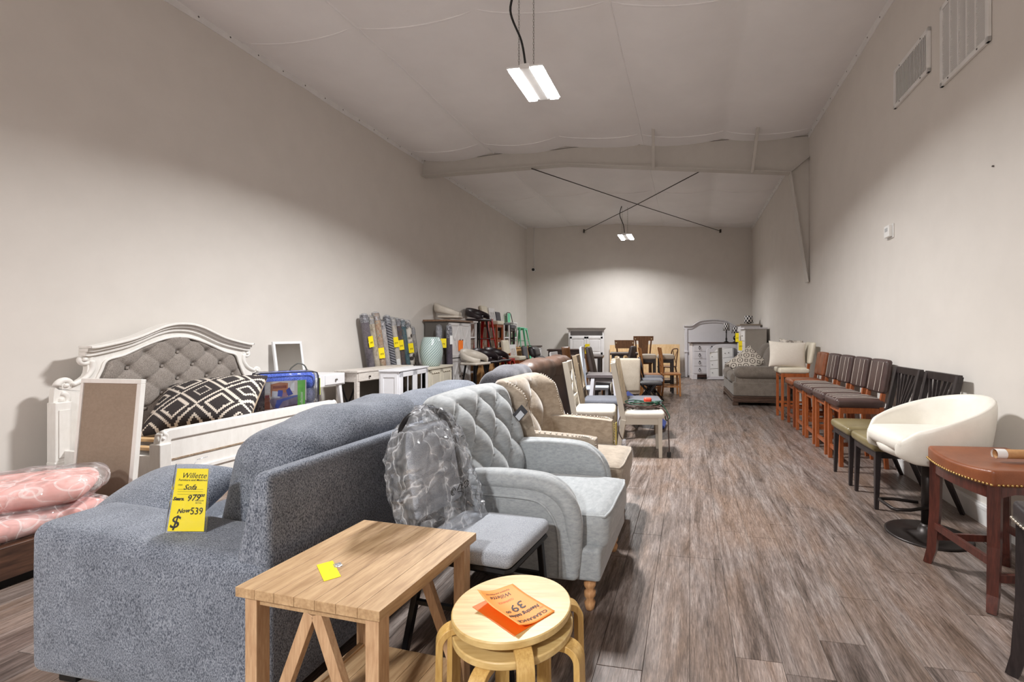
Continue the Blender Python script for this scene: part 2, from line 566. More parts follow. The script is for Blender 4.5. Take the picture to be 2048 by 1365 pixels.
def lay_planks():
    PW, PL = .178, 1.22
    uy = Vector((math.sin(FA), math.cos(FA))); ux = Vector((math.cos(FA), -math.sin(FA)))
    cells = []
    for i in range(-42, 42):
        r = random.Random(i * 7 + 3)
        off = r.random() * PL
        for j in range(-8, 16):
            s0, s1 = i * PW, (i + 1) * PW
            t0, t1 = j * PL + off, (j + 1) * PL + off
            # clip to the room
            t0, t1 = max(t0, -5.2), min(t1, 15.2)
            if t1 - t0 < .02: continue
            c = ux * ((s0 + s1) / 2) + uy * ((t0 + t1) / 2)
            P = []
            g = .0011
            for a, b in ((s0 + g, t0 + g), (s1 - g, t0 + g), (s1 - g, t1 - g), (s0 + g, t1 - g)):
                p = ux * a + uy * b
                p.y = max(Y0, min(Y1, p.y))
                p.x = max(XL(p.y), min(XR(p.y), p.x))
                P.append((p.x, p.y))
            ar = abs(sum(P[k][0] * P[(k + 1) % 4][1] - P[(k + 1) % 4][0] * P[k][1] for k in range(4))) / 2
            if ar < .002: continue
            vis = 0
            if c.y > 1.0:
                px = 1200 + 930 * c.x / c.y; py = 671 + 1190 / c.y
                if -150 < px < 2200 and py < 1500:
                    vis = ar / c.y ** 3
                    if c.x < .02 * c.y + .15: vis *= .06      # mostly behind the seating
            cells.append((vis, P))
    cells.sort(key=lambda q: -q[0])
    rest = MB()
    for k, (vis, P) in enumerate(cells):
        m = MB() if k < 290 else rest
        b = .0014
        cx = sum(p[0] for p in P) / 4; cy = sum(p[1] for p in P) / 4
        top = [(cx + (p[0] - cx) * .992, cy + (p[1] - cy) * .998) for p in P]
        vs = [(x, y, -.004) for x, y in P] + [(x, y, -b * .6) for x, y in P] + [(x, y, 0) for x, y in top]
        fs = [(8, 9, 10, 11)]
        for a in range(4):
            n = (a + 1) % 4
            fs += [(a, n, 4 + n, 4 + a), (4 + a, 4 + n, 8 + n, 8 + a)]
        m.add(vs, fs)
        if k < 290:
            m.build('plank', FLOOR, floor)
    rest.build('plank_field', FLOOR, floor, kind='stuff')
lay_planks()

# ---- ceiling: white insulation film pinned to the purlins, sagging between them
def ceil_z(s, y):
    """s = 0 at the left wall .. 1 at the right wall"""
    z = EAVE + (RIDGE - EAVE) * (1 - abs(s - .41) / (.59 if s > .41 else .41))
    pur = (s * 5.0) % 1.0
    sag = -.085 * math.sin(PI * pur) ** .7
    seam = ((y + .9 * s) % 3.05) / 3.05
    sag *= 1 - .7 * math.exp(-((y - BACK_Y) / 1.2) ** 2)
    sag *= .75 + .35 * math.sin(PI * seam)
    z += sag + .018 * math.sin(2.1 * y + 9 * s) * math.sin(PI * s)
    d = ((y - 8.2) * .985)
    z += -.05 * math.exp(-(d / .5) ** 2) * math.sin(PI * min(1, s * 1.0)) * (.6 + .4 * math.sin(23 * s))
    return z
rows = []
NY, NS = 150, 84
for i in range(NY + 1):
    y = lerp(Y0, Y1, i / NY)
    rows.append([(lerp(XL(y), XR(y), j / NS), y, ceil_z(j / NS, y)) for j in range(NS + 1)])
ceiling = struct(MB().grid([r[::-1] for r in rows]).build('ceiling', CEIL, smooth=True))
struct(MB().bx(XL(Y0) - .3, XR(Y1) + .3, Y0 - .2, Y1 + .2, 4.86, 4.95).build('ceiling_roof', STEEL))
SCREW = paint('screw_steel', (96, 92, 90), .4, metal=.6)
_scm = MB().lathe([(.011, 0), (.011, -.003), (.006, -.006)], 8).mesh('screw'); _scm.materials.append(SCREW)
for a in range(1, 5):
    for b in range(0, 26):
        y = 2.2 + b * .46
        s = a / 5
        o = bpy.data.objects.new('screw', _scm); C.objects.link(o); o.parent = ceiling
        o.location = (lerp(XL(y), XR(y), s), y, ceil_z(s, y) + .001)
# flap seams: an overlap of film every 3 m and one along each third purlin
def seam(pts, name='film_seam'):
    m = MB(); m.tube(pts, .009, 5); return m.build(name, CEIL, ceiling, smooth=True)
for k in range(-1, 5):
    pts = []
    for j in range(41):
        s = j / 40
        y = 3.05 * k + 2.2 - .9 * s
        y = max(Y0, min(Y1 - .02, y))
        pts.append((lerp(XL(y), XR(y), s), y, ceil_z(s, y) - .001))
    seam(pts)
for a in (1, 3):
    pts = [(lerp(XL(y), XR(y), a / 5 + .006), y, ceil_z(a / 5 + .006, y) - .001) for y in [Y0 + .1 + q * (Y1 - Y0 - .2) / 60 for q in range(61)]]
    seam(pts)
# edge strip that holds the film to each side wall
for nm, fx, sg, s in (('trim_1', XL, 1, 0), ('trim_2', XR, -1, 1)):
    m = MB()
    N = 60
    for i in range(N):
        ya, yb = lerp(Y0, Y1, i / N), lerp(Y0, Y1, (i + 1) / N)
        wob = .006 * math.sin(i * 1.7)
        m.add([(fx(ya), ya, EAVE - .075 + wob), (fx(yb), yb, EAVE - .075 + .006 * math.sin((i + 1) * 1.7)), (fx(yb), yb, EAVE + .02), (fx(ya), ya, EAVE + .02),
               (fx(ya) + sg * .012, ya, EAVE - .075 + wob), (fx(yb) + sg * .012, yb, EAVE - .075 + .006 * math.sin((i + 1) * 1.7)), (fx(yb) + sg * .03, yb, EAVE + .02), (fx(ya) + sg * .03, ya, EAVE + .02)],
              [(0, 1, 2, 3), (7, 6, 5, 4), (0, 4, 5, 1), (3, 2, 6, 7)])
    st = struct(m.build(nm, TRIMW))
    for i in range(38):
        y = 1.5 + i * .33
        o = bpy.data.objects.new('screw', _scm); C.objects.link(o); o.parent = st
        o.location = (fx(y) + sg * .016, y, EAVE - .03); o.rotation_euler = (0, -sg * PI / 2, 0)

# ---- steel rafter that crosses the room, with its haunch on the right wall
def rafter():
    A = Vector((XL(8.82), 8.82)); B = Vector((XR(7.64), 7.64))
    d = (B - A).normalized(); n = Vector((-d.y, d.x))
    L = (B - A).length
    root = thing('roof_rafter', 'grey-white painted steel rafter crossing the room below the film ceiling', 'beam', (A.x, A.y, 0), math.atan2(d.y, d.x))
    kx = 2.80
    bot = [(0.0, 4.296), (kx, 4.345), (L - .30, 3.965), (L, 4.18)]
    top = [(L, 4.62), (kx, 4.75), (0.0, 4.62)]
    m = MB(); m.prism(bot + top, 'xz', -.008, .008); m.build('web', STEEL, root)
    m = MB()
    for (a, b) in zip(bot[:2], bot[1:3]):
        m.prism([(a[0], a[1]), (b[0], b[1]), (b[0], b[1] - .014), (a[0], a[1] - .014)], 'xz', -.085, .085)
    m.build('bottom_flange', STEEL, root)
    # haunch column that tapers down the wall
    m = MB(); m.prism([(L - .30, 3.965), (L - .005, 4.18), (L - .005, 2.15), (L - .03, 2.15)], 'xz', -.007, .007); m.build('column_web', STEEL, root)
    m = MB(); m.bar((L - .30, 0, 3.96), (L - .035, 0, 2.15), .17, .014, up=(1, 0, 0)); m.build('column_flange', STEEL, root)
    m = MB(); m.bar((L - .30, 0, 3.965), (L - .01, 0, 4.2), .15, .012); m.build('knee_stiffener', STEEL, root)
    for x0, zb in ((4.35, 4.16), (5.98, 3.99)):
        m = MB(); m.bar((x0, -.07, zb), (x0 + .03, -.62, 4.66), .05, .05); m.build('flange_brace', STEEL, root, bevel=.006)
        m = MB(); m.box(x0 + .03, -.64, 4.67, .14, .16, .05); m.build('brace_clip', STEEL, root)
    pts = [(q * L / 24, -.012, 4.56 + .075 * (1 - abs(q / 24 - .41) / .59) + .014 * math.sin(q * 1.3)) for q in range(25)]
    MB().tube(pts, .006, 5).build('film_edge', paint('film_edge_grey', (120, 116, 112), .7), root)
    return root
rafter()
ROD = metal('rod_dark', (60, 56, 54), .5, .5)
for i, (p, q) in enumerate((((-1.24, 8.42, 4.30), (3.68, 14.22, 4.47)), ((1.93, 7.95, 4.20), (-.49, 14.22, 4.47)))):
    r = thing('brace_rod', ['thin dark brace rod running from the left half of the rafter to the back wall', 'thin dark brace rod running from the right half of the rafter to the back wall'][i], 'rod', p)
    p, q = Vector(p), Vector(q)
    MB().tube([(0, 0, 0), (q - p) * .5 - Vector((0, 0, .02)), q - p], .009, 6).build('rod', ROD, r)
    MB().box(*(q - p), .04, .1, .09).build('anchor_clip', ROD, r)

# ---- wall grilles, thermostat, camera
VENT = paint('grille_white', (226, 225, 223), .4)
VDARK = paint('grille_void', (128, 126, 124), .8)
def grille(name, label, yc, zc, w, h, kind):
    r = thing(name, label, 'vent', (XR(yc) - .002, yc, zc), ROT_R)
    m = MB(); m.bx(-.03, .004, -w / 2 + .03, w / 2 - .03, -h / 2 + .03, h / 2 - .03)
    MB().bx(-.002, .004, -w / 2 + .02, w / 2 - .02, -h / 2 + .02, h / 2 - .02).build('duct_back', VDARK, r)
    m = MB(); f = .036
    for a in ((-w / 2, w / 2, -h / 2, -h / 2 + f), (-w / 2, w / 2, h / 2 - f, h / 2), (-w / 2, -w / 2 + f, -h / 2, h / 2), (w / 2 - f, w / 2, -h / 2, h / 2)):
        m.bx(0, .022, a[0], a[1], a[2], a[3])
    m.build('frame', VENT, r, bevel=.003)
    if kind == 'return':
        for k in range(1, 5):
            y = -w / 2 + f + k * (w - 2 * f) / 5
            MB().bx(.002, .022, y - .006, y + .006, -h / 2 + f, h / 2 - f).build('mullion', VENT, r)
        n = 34
        me = MB().box(0, 0, 0, .016, w - 2 * f, .003, ry=-.6).mesh('louvre'); me.materials.append(VENT)
        for k in range(n):
            o = bpy.data.objects.new('louvre', me); C.objects.link(o); o.parent = r
            o.location = (.010, 0, -h / 2 + f + (k + .5) * (h - 2 * f) / n)
    else:
        n = 22
        me = MB().box(0, 0, 0, .024, .004, h - 2 * f, rz=.5).mesh('blade'); me.materials.append(VENT)
        for k in range(n):
            o = bpy.data.objects.new('blade', me); C.objects.link(o); o.parent = r
            o.location = (.010, -w / 2 + f + (k + .5) * (w - 2 * f) / n, 0)
    for sy in (-1, 1):
        for sz in (-1, 1):
            MB().lathe([(.007, 0), (.005, .003)], 8).build('screw', SCREW, r).location = (.023, sy * w * .3, sz * (h / 2 - f / 2))
            kids(r)[-1].rotation_euler = (0, PI / 2, 0)
grille('return_grille', 'large square white return-air grille with five louvred bays high on the wall', 3.36, 3.54, .60, .63, 'return')
grille('supply_register', 'smaller white supply register with upright blades high on the wall', 4.15, 3.64, .66, .37, 'supply')
r = thing('thermostat', 'small white thermostat box on the right wall', 'thermostat', (XR(4.58), 4.58, 2.30), ROT_R)
MB().bx(0, .012, -.075, .075, -.07, .07).build('back_plate', VENT, r, bevel=.004)
MB().bx(.012, .045, -.055, .06, -.055, .06).build('cover', paint('thermostat_cover', (236, 236, 234), .35), r, bevel=.006)
MB().bx(.045, .047, -.03, .03, .0, .035).build('dial_window', paint('thermostat_dial', (180, 182, 184), .3), r)
r = tag(MB().lathe([(.006, 0), (.006, .01), (.003, .012)], 8).build('wall_nail', SCREW), 'single dark nail head in the right wall', 'nail')
r.location = (XR(3.05), 3.05, 2.39); r.rotation_euler = (0, -PI / 2, 0)
r = thing('security_camera', 'tiny black dome security camera low on a white conduit on the back wall', 'camera', (-2.045, BACK_Y, 3.29))
MB().lathe([(.065, 0), (.065, .03), (.05, .05)], 16).build('mount', TRIMW, r, smooth=True).rotation_euler = (PI / 2, 0, 0)
o = MB().soft(0, -.07, 0, .09, .09, .09, .044).build('dome', paint('camera_black', (22, 22, 24), .15), r, smooth=True)
MB().tube([(.02, -.02, .06), (.02, -.02, 1.33)], .012, 8).build('conduit', TRIMW, r, smooth=True)

# ---- hanging twin-tube light fixtures
def tube_mat():
    t = NT('lit_tube')
    t.b.inputs['Emission Color'].default_value = (1, .98, .95, 1)
    t.b.inputs['Emission Strength'].default_value = 14.0
    return t.m
LIT = tube_mat()
CORD = paint('cord_black', (24, 23, 24), .5)
CHAIN = metal('chain_zinc', (150, 148, 145), .4)
def fixture(i, x, y):
    lab = ['hanging twin-tube light fixture above the front of the room', 'hanging twin-tube light fixture near the back wall',
           'hanging twin-tube light fixture behind the sofa arm, out of the picture'][i]
    r = thing('hanging_light', lab, 'light', (x, y, LAMP_Z), -.197)
    MB().bx(-.05, .05, -.31, .31, .0, .05).build('housing', paint('fixture_white', (232, 232, 232), .4), r, bevel=.005)
    for s in (-1, 1):
        MB().bx(s * .06, s * .185, -.31, .31, .012, .03).build('reflector', MATS['fixture_white'], r)
        t = MB().soft(s * .122, 0, 0, .105, .60, .03, .014).build('lit_tube', LIT, r, smooth=True)
        ld = bpy.data.lights.new('tube_light', 'AREA'); ld.shape = 'RECTANGLE'; ld.size = .10; ld.size_y = .58
        ld.energy = LAMP_POWER * (1, .45, 1.35)[i]; ld.color = (1, .996, .99); ld.spread = math.radians((152, 152, 168)[i])
        lo = bpy.data.objects.new('tube_light', ld); C.objects.link(lo); lo.parent = r
        lo.location = (s * .122, 0, -.022)
    cz = ceil_z(.41, y) - LAMP_Z - .01
    pts = curve([(0, -.28, .05), (-.02, -.34, .25), (-.10, -.42, .5), (-.05, -.36, cz)], 8)
    MB().tube(pts, .011, 6).build('power_cord', CORD, r, smooth=True)
    m = MB()
    for cx, cy in ((.08, -.27), (-.06, -.30)):
        n = int((cz - .06) / .028)
        for k in range(n):
            z = .06 + k * .028
            ring = [(cx + (.007 * math.cos(a) if k % 2 else 0), cy + (0 if k % 2 else .007 * math.cos(a)), z + .018 * math.sin(a)) for a in [PI * 2 * q / 8 for q in range(8)]]
            m.tube(ring, .002, 4, closed=True)
    m.build('hanging_chain', CHAIN, r, kind='stuff')
    MB().tube([(.08, -.27, cz), (.03, -.5, cz + .02)], .012, 6).build('hook', CHAIN, r)
for i, (x, y) in enumerate(FIXTURES):
    fixture(i, x, y)
# ================================================================ blue tweed sofa
TWEED = fabric('blue_tweed', (58, 65, 79), (146, 152, 163), 300, .95, .5, .2, (1, 1, .5))
BLACKPL = paint('black_plastic', (20, 20, 21), .45)
def blue_sofa():
    r = thing('sofa', 'long blue-grey tweed sofa seen from behind with a yellow price tag on its arm', 'sofa', (-1.37, 2.609, 0), PI - .188)
    for s in (1, -1):
        def wp(x, y, z):
            return (x, y, z * (1 + .055 * (x / .5)) if z > .3 else z)
        MB().soft(0, s * .915, .315, 1.0, .27, .51, .045, (0, .012, .012), 6, wp).build('arm', TWEED, r, smooth=True)
    MB().soft(-.43, 0, .44, .14, 1.80 + .27, .78, .025, (.004, 0, .004), 6, lambda x, y, z: (-.5 + (x + .5) * (1 - .62 * max(0, (z - .5) / .33)), y, z)).build('back_frame', TWEED, r, smooth=True)
    MB().soft(.05, 0, .17, .84, 1.58, .22, .03).build('seat_base', TWEED, r, smooth=True)
    for s in (1, -1):
        MB().soft(.10, s * .392, .36, .76, .775, .19, .06, (.015, 0, .02), 6).build('seat_cushion', TWEED, r, smooth=True)
    for s in (1, -1):
        def wq(x, y, z, s=s):
            t = (z - .42) / .55
            return (x - .17 * t + .012 * math.sin(9 * y + 3 * s), y + .01 * math.sin(8 * z), z + .02 * math.sin(5 * y + s) + .012 * math.sin(17 * y))
        c = MB().soft(-.10, s * .395, .675, .37, .79, .49, .11, (.03, .012, .035), 7, wq).build('back_cushion', TWEED, r, smooth=True)
        pts = []
        for q in range(25):
            y = s * .395 + (q / 24 - .5) * .70
            x, yy, z = wq(-.12, y, .92)
            pts.append((x, yy, z + .040))
    for x in (-.42, .42):
        for y in (-.95, .95):
            MB().bx(x - .04, x + .04, y - .04, y + .04, 0, .07).build('foot', BLACKPL, r, bevel=.005)
    return r
blue_sofa()
p = MB().pillow(.44, .42, .22, 18, .03, pw=.4).build('toss_pillow', TWEED, None, smooth=True, weld=True)
tag(p, 'blue-grey tweed toss pillow slumped on the sofa seat against its near arm', 'pillow')
p.location = (-1.92, 2.03, .55); p.rotation_euler = (.42, -.05, -.19)

# ---- yellow price tag on the sofa arm
YEL = paint('tag_yellow', (250, 226, 22), .5, .03)
INK = paint('ink_black', (18, 17, 16), .6, 0)
FILMT = film('tag_sleeve', .02, rough=.08, cr=5, fold=1.5)
def price_tag():
    r = thing('price_tag', 'tall yellow handwritten price tag in a clear sleeve standing on the sofa arm', 'price tag', (-1.474, 1.655, .582), 0)
    r.rotation_euler = (-.10, .03, .06)
    W_, H_ = .112, .218
    m = MB()
    poly = [(-.062, 0), (.062, 0), (.055, H_ - .0), (-.052, H_)]
    m.prism(poly, 'xz', -.0012, 0)
    m.build('card', YEL, r)
    MB().prism([(-.069, -.004), (.069, -.004), (.062, H_ + .016), (-.058, H_ + .016)], 'xz', -.003, .002).build('sleeve', FILMT, r)
    R = (PI / 2, 0, 0)
    y = -.0018
    text_mesh('Willette', .027, INK, r, (.008, y, .193), R, shear=.35, sx=.95)
    text_mesh('Furniture and Mattress', .0105, INK, r, (.006, y, .178), R, shear=.15, bold=.0001)
    text_mesh('ITEM', .007, INK, r, (-.035, y, .160), R)
    text_mesh('Sofa', .026, INK, r, (-.002, y, .152), R, shear=.45, bold=.0004, name='handwriting')
    m = MB()
    for z in (.145, .137, .128):
        m.bx(-.042, .045, y - .0002, y, z, z + .0007)
    m.build('ruled_line', INK, r)
    text_mesh('Sears.', .016, INK, r, (-.036, y, .112), R, shear=.4, bold=.0009, name='handwriting')
    text_mesh('979', .030, INK, r, (.014, y, .115), (PI / 2, -.08, 0), shear=.3, bold=.0005, name='handwriting')
    text_mesh('00', .014, INK, r, (.044, y, .124), R, shear=.3, bold=.0004, name='handwriting')
    text_mesh('REGULAR', .007, INK, r, (.036, y, .106), R)
    text_mesh('RETAIL', .007, INK, r, (.034, y, .098), R)
    text_mesh('Now', .021, INK, r, (-.016, y, .070), (PI / 2, -.1, 0), shear=.45, bold=.0006, name='handwriting')
    text_mesh('539', .034, INK, r, (.030, y, .069), R, shear=.05, bold=.0004, name='handwriting', sx=.85)
    text_mesh('$', .062, INK, r, (-.042, y, .030), R, shear=.25, bold=.0006)
    MB().tube([(0, .001, H_ + .012), (.004, .01, H_ + .03), (.01, .05, H_ + .035)], .0012, 5).build('tie', film('tie_film', .3), r)
price_tag()

# ================================================================ pine side table
PINE = wood('pine', (162, 130, 94), (194, 162, 124), .5, 3.2, 'y', 8)
PINEZ = wood('pine_upright', (174, 138, 104), (198, 162, 126), .5, 4, 'z', 9)
def side_table():
    r = thing('side_table', 'square light pine side table with A-shaped end braces and a low shelf', 'table', (-.747, 1.512, 0), -.25)
    w, d, h = .485, .50, .56
    n = 7
    for k in range(n):
        x0 = -w / 2 + k * w / n
        o = MB().bx(x0 + .0003, x0 + w / n - .0003, -d / 2, d / 2, h - .028, h).build('top_board', PINE, r, bevel=.0012, seg=1)
    L = .042
    for sx in (-1, 1):
        for sy in (-1, 1):
            cx, cy = sx * (w / 2 - .016 - L / 2), sy * (d / 2 - .016 - L / 2)
            MB().bx(cx - L / 2, cx + L / 2, cy - L / 2, cy + L / 2, 0, h - .028).build('leg', PINEZ, r, bevel=.002)
    i = w / 2 - .016 - L
    j = d / 2 - .016 - L
    for s in (-1, 1):
        MB().bx(-i, i, s * (j + .010), s * (j + .032), h - .028 - .03, h - .028).build('apron', PINE, r, bevel=.001)
        MB().bx(s * (i + .010), s * (i + .032), -j, j, h - .028 - .03, h - .028).build('apron', PINE, r, bevel=.001)
        for q in (-1, 1):
            MB().bar((q * .012, s * (j + .02), h - .06), (q * (i - .015), s * (j + .02), .115), .036, .022, up=(0, 1, 0)).build('diagonal_brace', PINEZ, r, bevel=.0015)
    for k in range(5):
        x0 = -i - .01 + k * (2 * i + .02) / 5
        MB().bx(x0 + .0004, x0 + (2 * i + .02) / 5 - .0004, -j - .02, j + .02, .095, .113).build('shelf_board', PINE, r, bevel=.001, seg=1)
    for s in (-1, 1):
        MB().bx(s * (i + .006), s * (i + .03), -j, j, .09, .122).build('shelf_rail', PINE, r, bevel=.001)
side_table()
o = thing('sticky_note', 'small blank yellow paper note taped to the pine table top', 'note', (-.829, 1.42, .5605), -.877)
MB().box(0, 0, .0006, .125, .044, .0008).build('paper', YEL, o)
MB().box(-.02, .028, .0012, .03, .022, .0004).build('tape', film('tape_film', .25), o)
text_mesh('5', .012, paint('ink_faint', (200, 176, 40), .6), o, (.0, .002, .0013), (0, 0, 1.57), shear=.3, name='handwriting')

# ================================================================ nested bentwood stools
BIRCH = wood('birch', (192, 160, 100), (210, 182, 126), .38, 2.5, 'x', 7, .15)
BIRCHL = wood('birch_edge', (186, 148, 82), (206, 170, 106), .4, 5, 'z', 8, .1)
def bent_stool(x, y, h, ang, label):
    r = thing('bentwood_stool', label, 'stool', (x, y, 0), 0, None)
    R = .174
    MB().lathe([(R - .003, h - .022), (R, h - .019), (R, h - .003), (R - .003, h)], 64).build('seat', BIRCH, r, smooth=False, bevel=.001)
    for k in range(4):
        a = math.radians(ang + 90 * k)
        hw = .023
        # side outline of the bent leg in (radius, height)
        t = .019
        outer = [(.085, h - .023)] + [(.165 + .05 * math.sin(q), h - .073 + .05 * math.cos(q)) for q in [PI / 2 * s / 8 for s in range(9)]] + [(.222, .0)]
        inner = [(.085, h - .023 - t)] + [(.165 + (.05 - t) * math.sin(q), h - .073 + (.05 - t) * math.cos(q)) for q in [PI / 2 * s / 8 for s in range(9)]] + [(.222 - t, .0)]
        o = MB().strip(outer, inner, 'xz', -hw, hw).build('leg', BIRCHL, r, bevel=.002)
        o.rotation_euler = (0, 0, a)
bent_stool(-.26, 1.382, .48, 20, 'upper round birch bentwood stool of the nested pair, holding orange clearance papers')
bent_stool(-.254, 1.372, .434, -18, 'lower round birch bentwood stool of the nested pair')

ORG = paint('paper_orange', (250, 150, 62), .6, .03)
ORG_SHADED = paint('paper_orange_shaded', (226, 104, 14), .6, .03)  # same orange paper, with the shade under the notice put into its colour
RED = paint('ink_red', (216, 92, 50), .6, 0)
def clearance():
    # page frame: +x = reading direction, +y = top of the page (CLEARANCE)
    ang = math.atan2(-.74, -.67)
    o = MB().box(0, 0, .0004, .13, .199, .0007).build('orange_sheet', ORG_SHADED)
    tag(o, 'plain orange sheet, its shade put into the colour, lying flat under the curled clearance notice', 'paper')
    o.location = (-.258, 1.349, .4804); o.rotation_euler = (0, 0, ang)
    r = thing('clearance_notice', 'curled orange clearance price notice on the birch stool', 'sign', (-.247, 1.362, .4815), ang)
    def lift(x, y):
        a = max(0, (x + .01) / .075)          # its far reading edge curls up, and so does the foot of the page
        return .0015 + .020 * a ** 2 + .022 * max(0, (-y - .01) / .09) ** 2 * (.35 + .65 * max(0, (x + .065) / .13))
    rows = [[(-.065 + .13 * i / 14, -.0995 + .199 * j / 22, lift(-.065 + .13 * i / 14, -.0995 + .199 * j / 22)) for i in range(15)] for j in range(23)]
    sh = MB().grid(rows).build('paper', ORG, r, smooth=True)
    sm = sh.modifiers.new('thick', 'SOLIDIFY'); sm.thickness = .0004
    def word(t, size, x, y, rot=0, mat=INK, name='lettering', **k):
        q = text_mesh(t, size, mat, r, (0, 0, 0), (0, 0, 0), name=name, **k)
        ca, sa = math.cos(rot), math.sin(rot)
        s = q.scale[0]; q.scale = (1, 1, 1)
        for v in q.data.vertices:
            vx = x + v.co.x * s * ca - v.co.y * sa; vy = y + v.co.x * s * sa + v.co.y * ca
            v.co = (vx, vy, lift(vx, vy) + .0009)
    word('CLEARANCE', .0175, 0, .078, bold=.0003, sx=1.05)
    word('ITEM', .007, -.05, .055, mat=RED)
    word('Nesting tables', .021, 0, .043, .05, name='handwriting', shear=.35, bold=.0005, sx=.9)
    word('39', .052, -.010, .001, .1, name='handwriting', shear=.3, bold=.0004)
    word('00', .018, .036, .016, .1, name='handwriting', shear=.3, bold=.0003)
    word('CLEARANCE', .012, .005, -.040, mat=RED, sx=.8)
    word('Willette', .022, .004, -.066, shear=.35)
    word('Furniture and Mattress', .009, .004, -.082, shear=.15)
clearance()

# ================================================================ grey chair under a plastic bag
GREYSEAT = fabric('grey_weave', (120, 124, 132), (176, 180, 187), 420, .95, .35, .08)
BLKSTEEL = metal('black_steel', (26, 25, 27), .3, .4)
CLEARBAG = film('clear_bag', .13, (.92, .95, 1.0), .10, 13, .8, .4, 3.2)
def banquet_chair():
    r = thing('banquet_chair', 'grey upholstered chair with black steel frame, its back under a clear plastic bag', 'chair', (-.505, 1.928, 0), -.30)
    MB().soft(.035, 0, .452, .42, .37, .062, .028, (.004, .004, .006), 6,
              lambda x, y, z: (x, y * (1 - .10 * max(0, -(x - .035) / .21)), z)).build('seat', GREYSEAT, r, smooth=True)
    MB().tube([(-.16, -.16, .41), (.22, -.17, .41), (.23, -.16, .41), (.23, .16, .41), (.22, .17, .41), (-.16, .16, .41)], .013, 6).build('seat_frame', BLKSTEEL, r)
    for s in (-1, 1):
        MB().bar((.20, s * .165, .42), (.24, s * .17, 0), .026, .026).build('leg', BLKSTEEL, r, bevel=.004)
        MB().bar((-.14, s * .165, .42), (-.23, s * .17, 0), .026, .026).build('leg', BLKSTEEL, r, bevel=.004)
        MB().bar((.20, s * .167, .24), (-.18, s * .167, .24), .016, .016).build('stretcher', BLKSTEEL, r)
    # back: padded panel in a rounded steel hoop
    def bk(y, z): return (-.17 - .20 * (z - .42), y, z)
    hoop = curve([(-.165, .40), (-.185, .62), (-.172, .82), (-.11, .925), (0, .945), (.11, .925), (.172, .82), (.185, .62), (.165, .40)], 8)
    MB().tube([bk(a, b) for a, b in hoop], .016, 8).build('back_frame', BLKSTEEL, r, smooth=True)
    MB().soft(0, 0, .72, .05, .31, .36, .022, (.012, 0, 0), 6, lambda x, y, z: (bk(y, z)[0] + x, y * (1 - .2 * max(0, (z - .8) / .1) ** 2), z)).build('backrest', GREYSEAT, r, smooth=True)
    rb = random.Random(5)
    rows = []
    NZ, NA = 26, 40
    ph = [rb.random() * 6.28 for _ in range(14)]
    for i in range(NZ + 1):
        t = i / NZ
        z = .445 + .53 * t
        row = []
        for j in range(NA):
            a = 2 * PI * j / NA
            hw = .205 * (1 - .9 * max(0, (t - .62) / .38) ** 2.6) + .012 * math.sin(2 * t + 1)
            hd = .075 * (1 - .82 * max(0, (t - .7) / .3) ** 2) + .035 * (1 - t)
            cr = 0
            for q in range(6):
                cr += (.5 ** (q * .45)) * abs(math.sin((2 + q * 1.3) * a + ph[q] + (3 + 2.2 * q) * t + .9 * math.sin(4 * t + ph[q + 6])))
            k = 1 + .13 * (cr / 2.2 - .9)
            x, y = hd * math.cos(a) * k * 1.25, hw * math.sin(a) * (1 + .5 * (k - 1))
            x += .03 * math.sin(5 * t + 2.2 * math.sin(a * 2 + ph[3])) * (.4 + .6 * abs(math.sin(a)))
            c = bk(y, z)
            bl = .025 * max(0, math.sin(a)) * max(0, math.sin(PI * min(1, t * 1.25))) 
            jx, jy, jz = [(rb.random() - .5) * .016 for _ in range(3)]
            row.append((c[0] + x + .015 + jx + bl * .6, c[1] + bl + jy, jz + z + .018 * math.sin(3 * a + ph[2]) * (1 - t) - .02 * abs(math.sin(2.5 * a + ph[1])) * (1 - t)))
        rows.append(row)
    bag = MB().grid(rows, wrap_u=True)
    top = len(bag.v); zt = rows[-1]
    bag.v.append((sum(p[0] for p in zt) / NA, sum(p[1] for p in zt) / NA, .978))
    b0 = NZ * NA
    bag.f += [(b0 + j, b0 + (j + 1) % NA, top) for j in range(NA)]
    b = bag.build('plastic_bag', CLEARBAG, r, smooth=False, label='clear crinkled plastic bag printed with recycling marks')
    # printed recycling marks on the bag
    def mark(m, u, v, s):
        c = bk(u, v); return (c[0] + .115, u, v)
    yb, zb = -.045, .655
    X = bk(yb, zb)[0] + .16
    m = MB()
    def ring(cy, cz, rad, a0, a1, w=.004):
        pts = [(X, cy + rad * math.cos(a), cz + rad * math.sin(a)) for a in [lerp(a0, a1, q / 14) for q in range(15)]]
        m.tube(pts, w / 2, 4)
    ring(yb - .045, zb, .014, 0, 5.2); ring(yb - .045, zb, .007, 1, 4.5, .004)
    for k in range(3):
        a, c = PI / 2 + k * 2 * PI / 3, PI / 2 + (k + .82) * 2 * PI / 3
        m.tube([(X, yb + .018 * math.cos(a), zb + .018 * math.sin(a) - .002), (X, yb + .018 * math.cos(c), zb + .018 * math.sin(c) - .002)], .0021, 4)
    for k in range(4):
        a, c = PI / 4 + k * PI / 2 - .5, PI / 4 + k * PI / 2 + .5
        m.tube([(X, yb + .045 + .015 * math.cos(q), zb + .003 + .015 * math.sin(q)) for q in (a, (a + c) / 2, c)], .0021, 4)
    o = m.build('recycling_mark', INK, b)
    text_mesh('04', .012, INK, b, (X + .001, yb, zb - .004), (PI / 2, 0, PI / 2), name='recycling_mark')
    text_mesh('PE-LD', .009, INK, b, (X + .001, yb, zb - .021), (PI / 2, 0, PI / 2), name='recycling_mark')
    text_mesh('PE', .011, INK, b, (X + .001, yb + .045, zb + .003), (PI / 2, 0, PI / 2), name='recycling_mark')
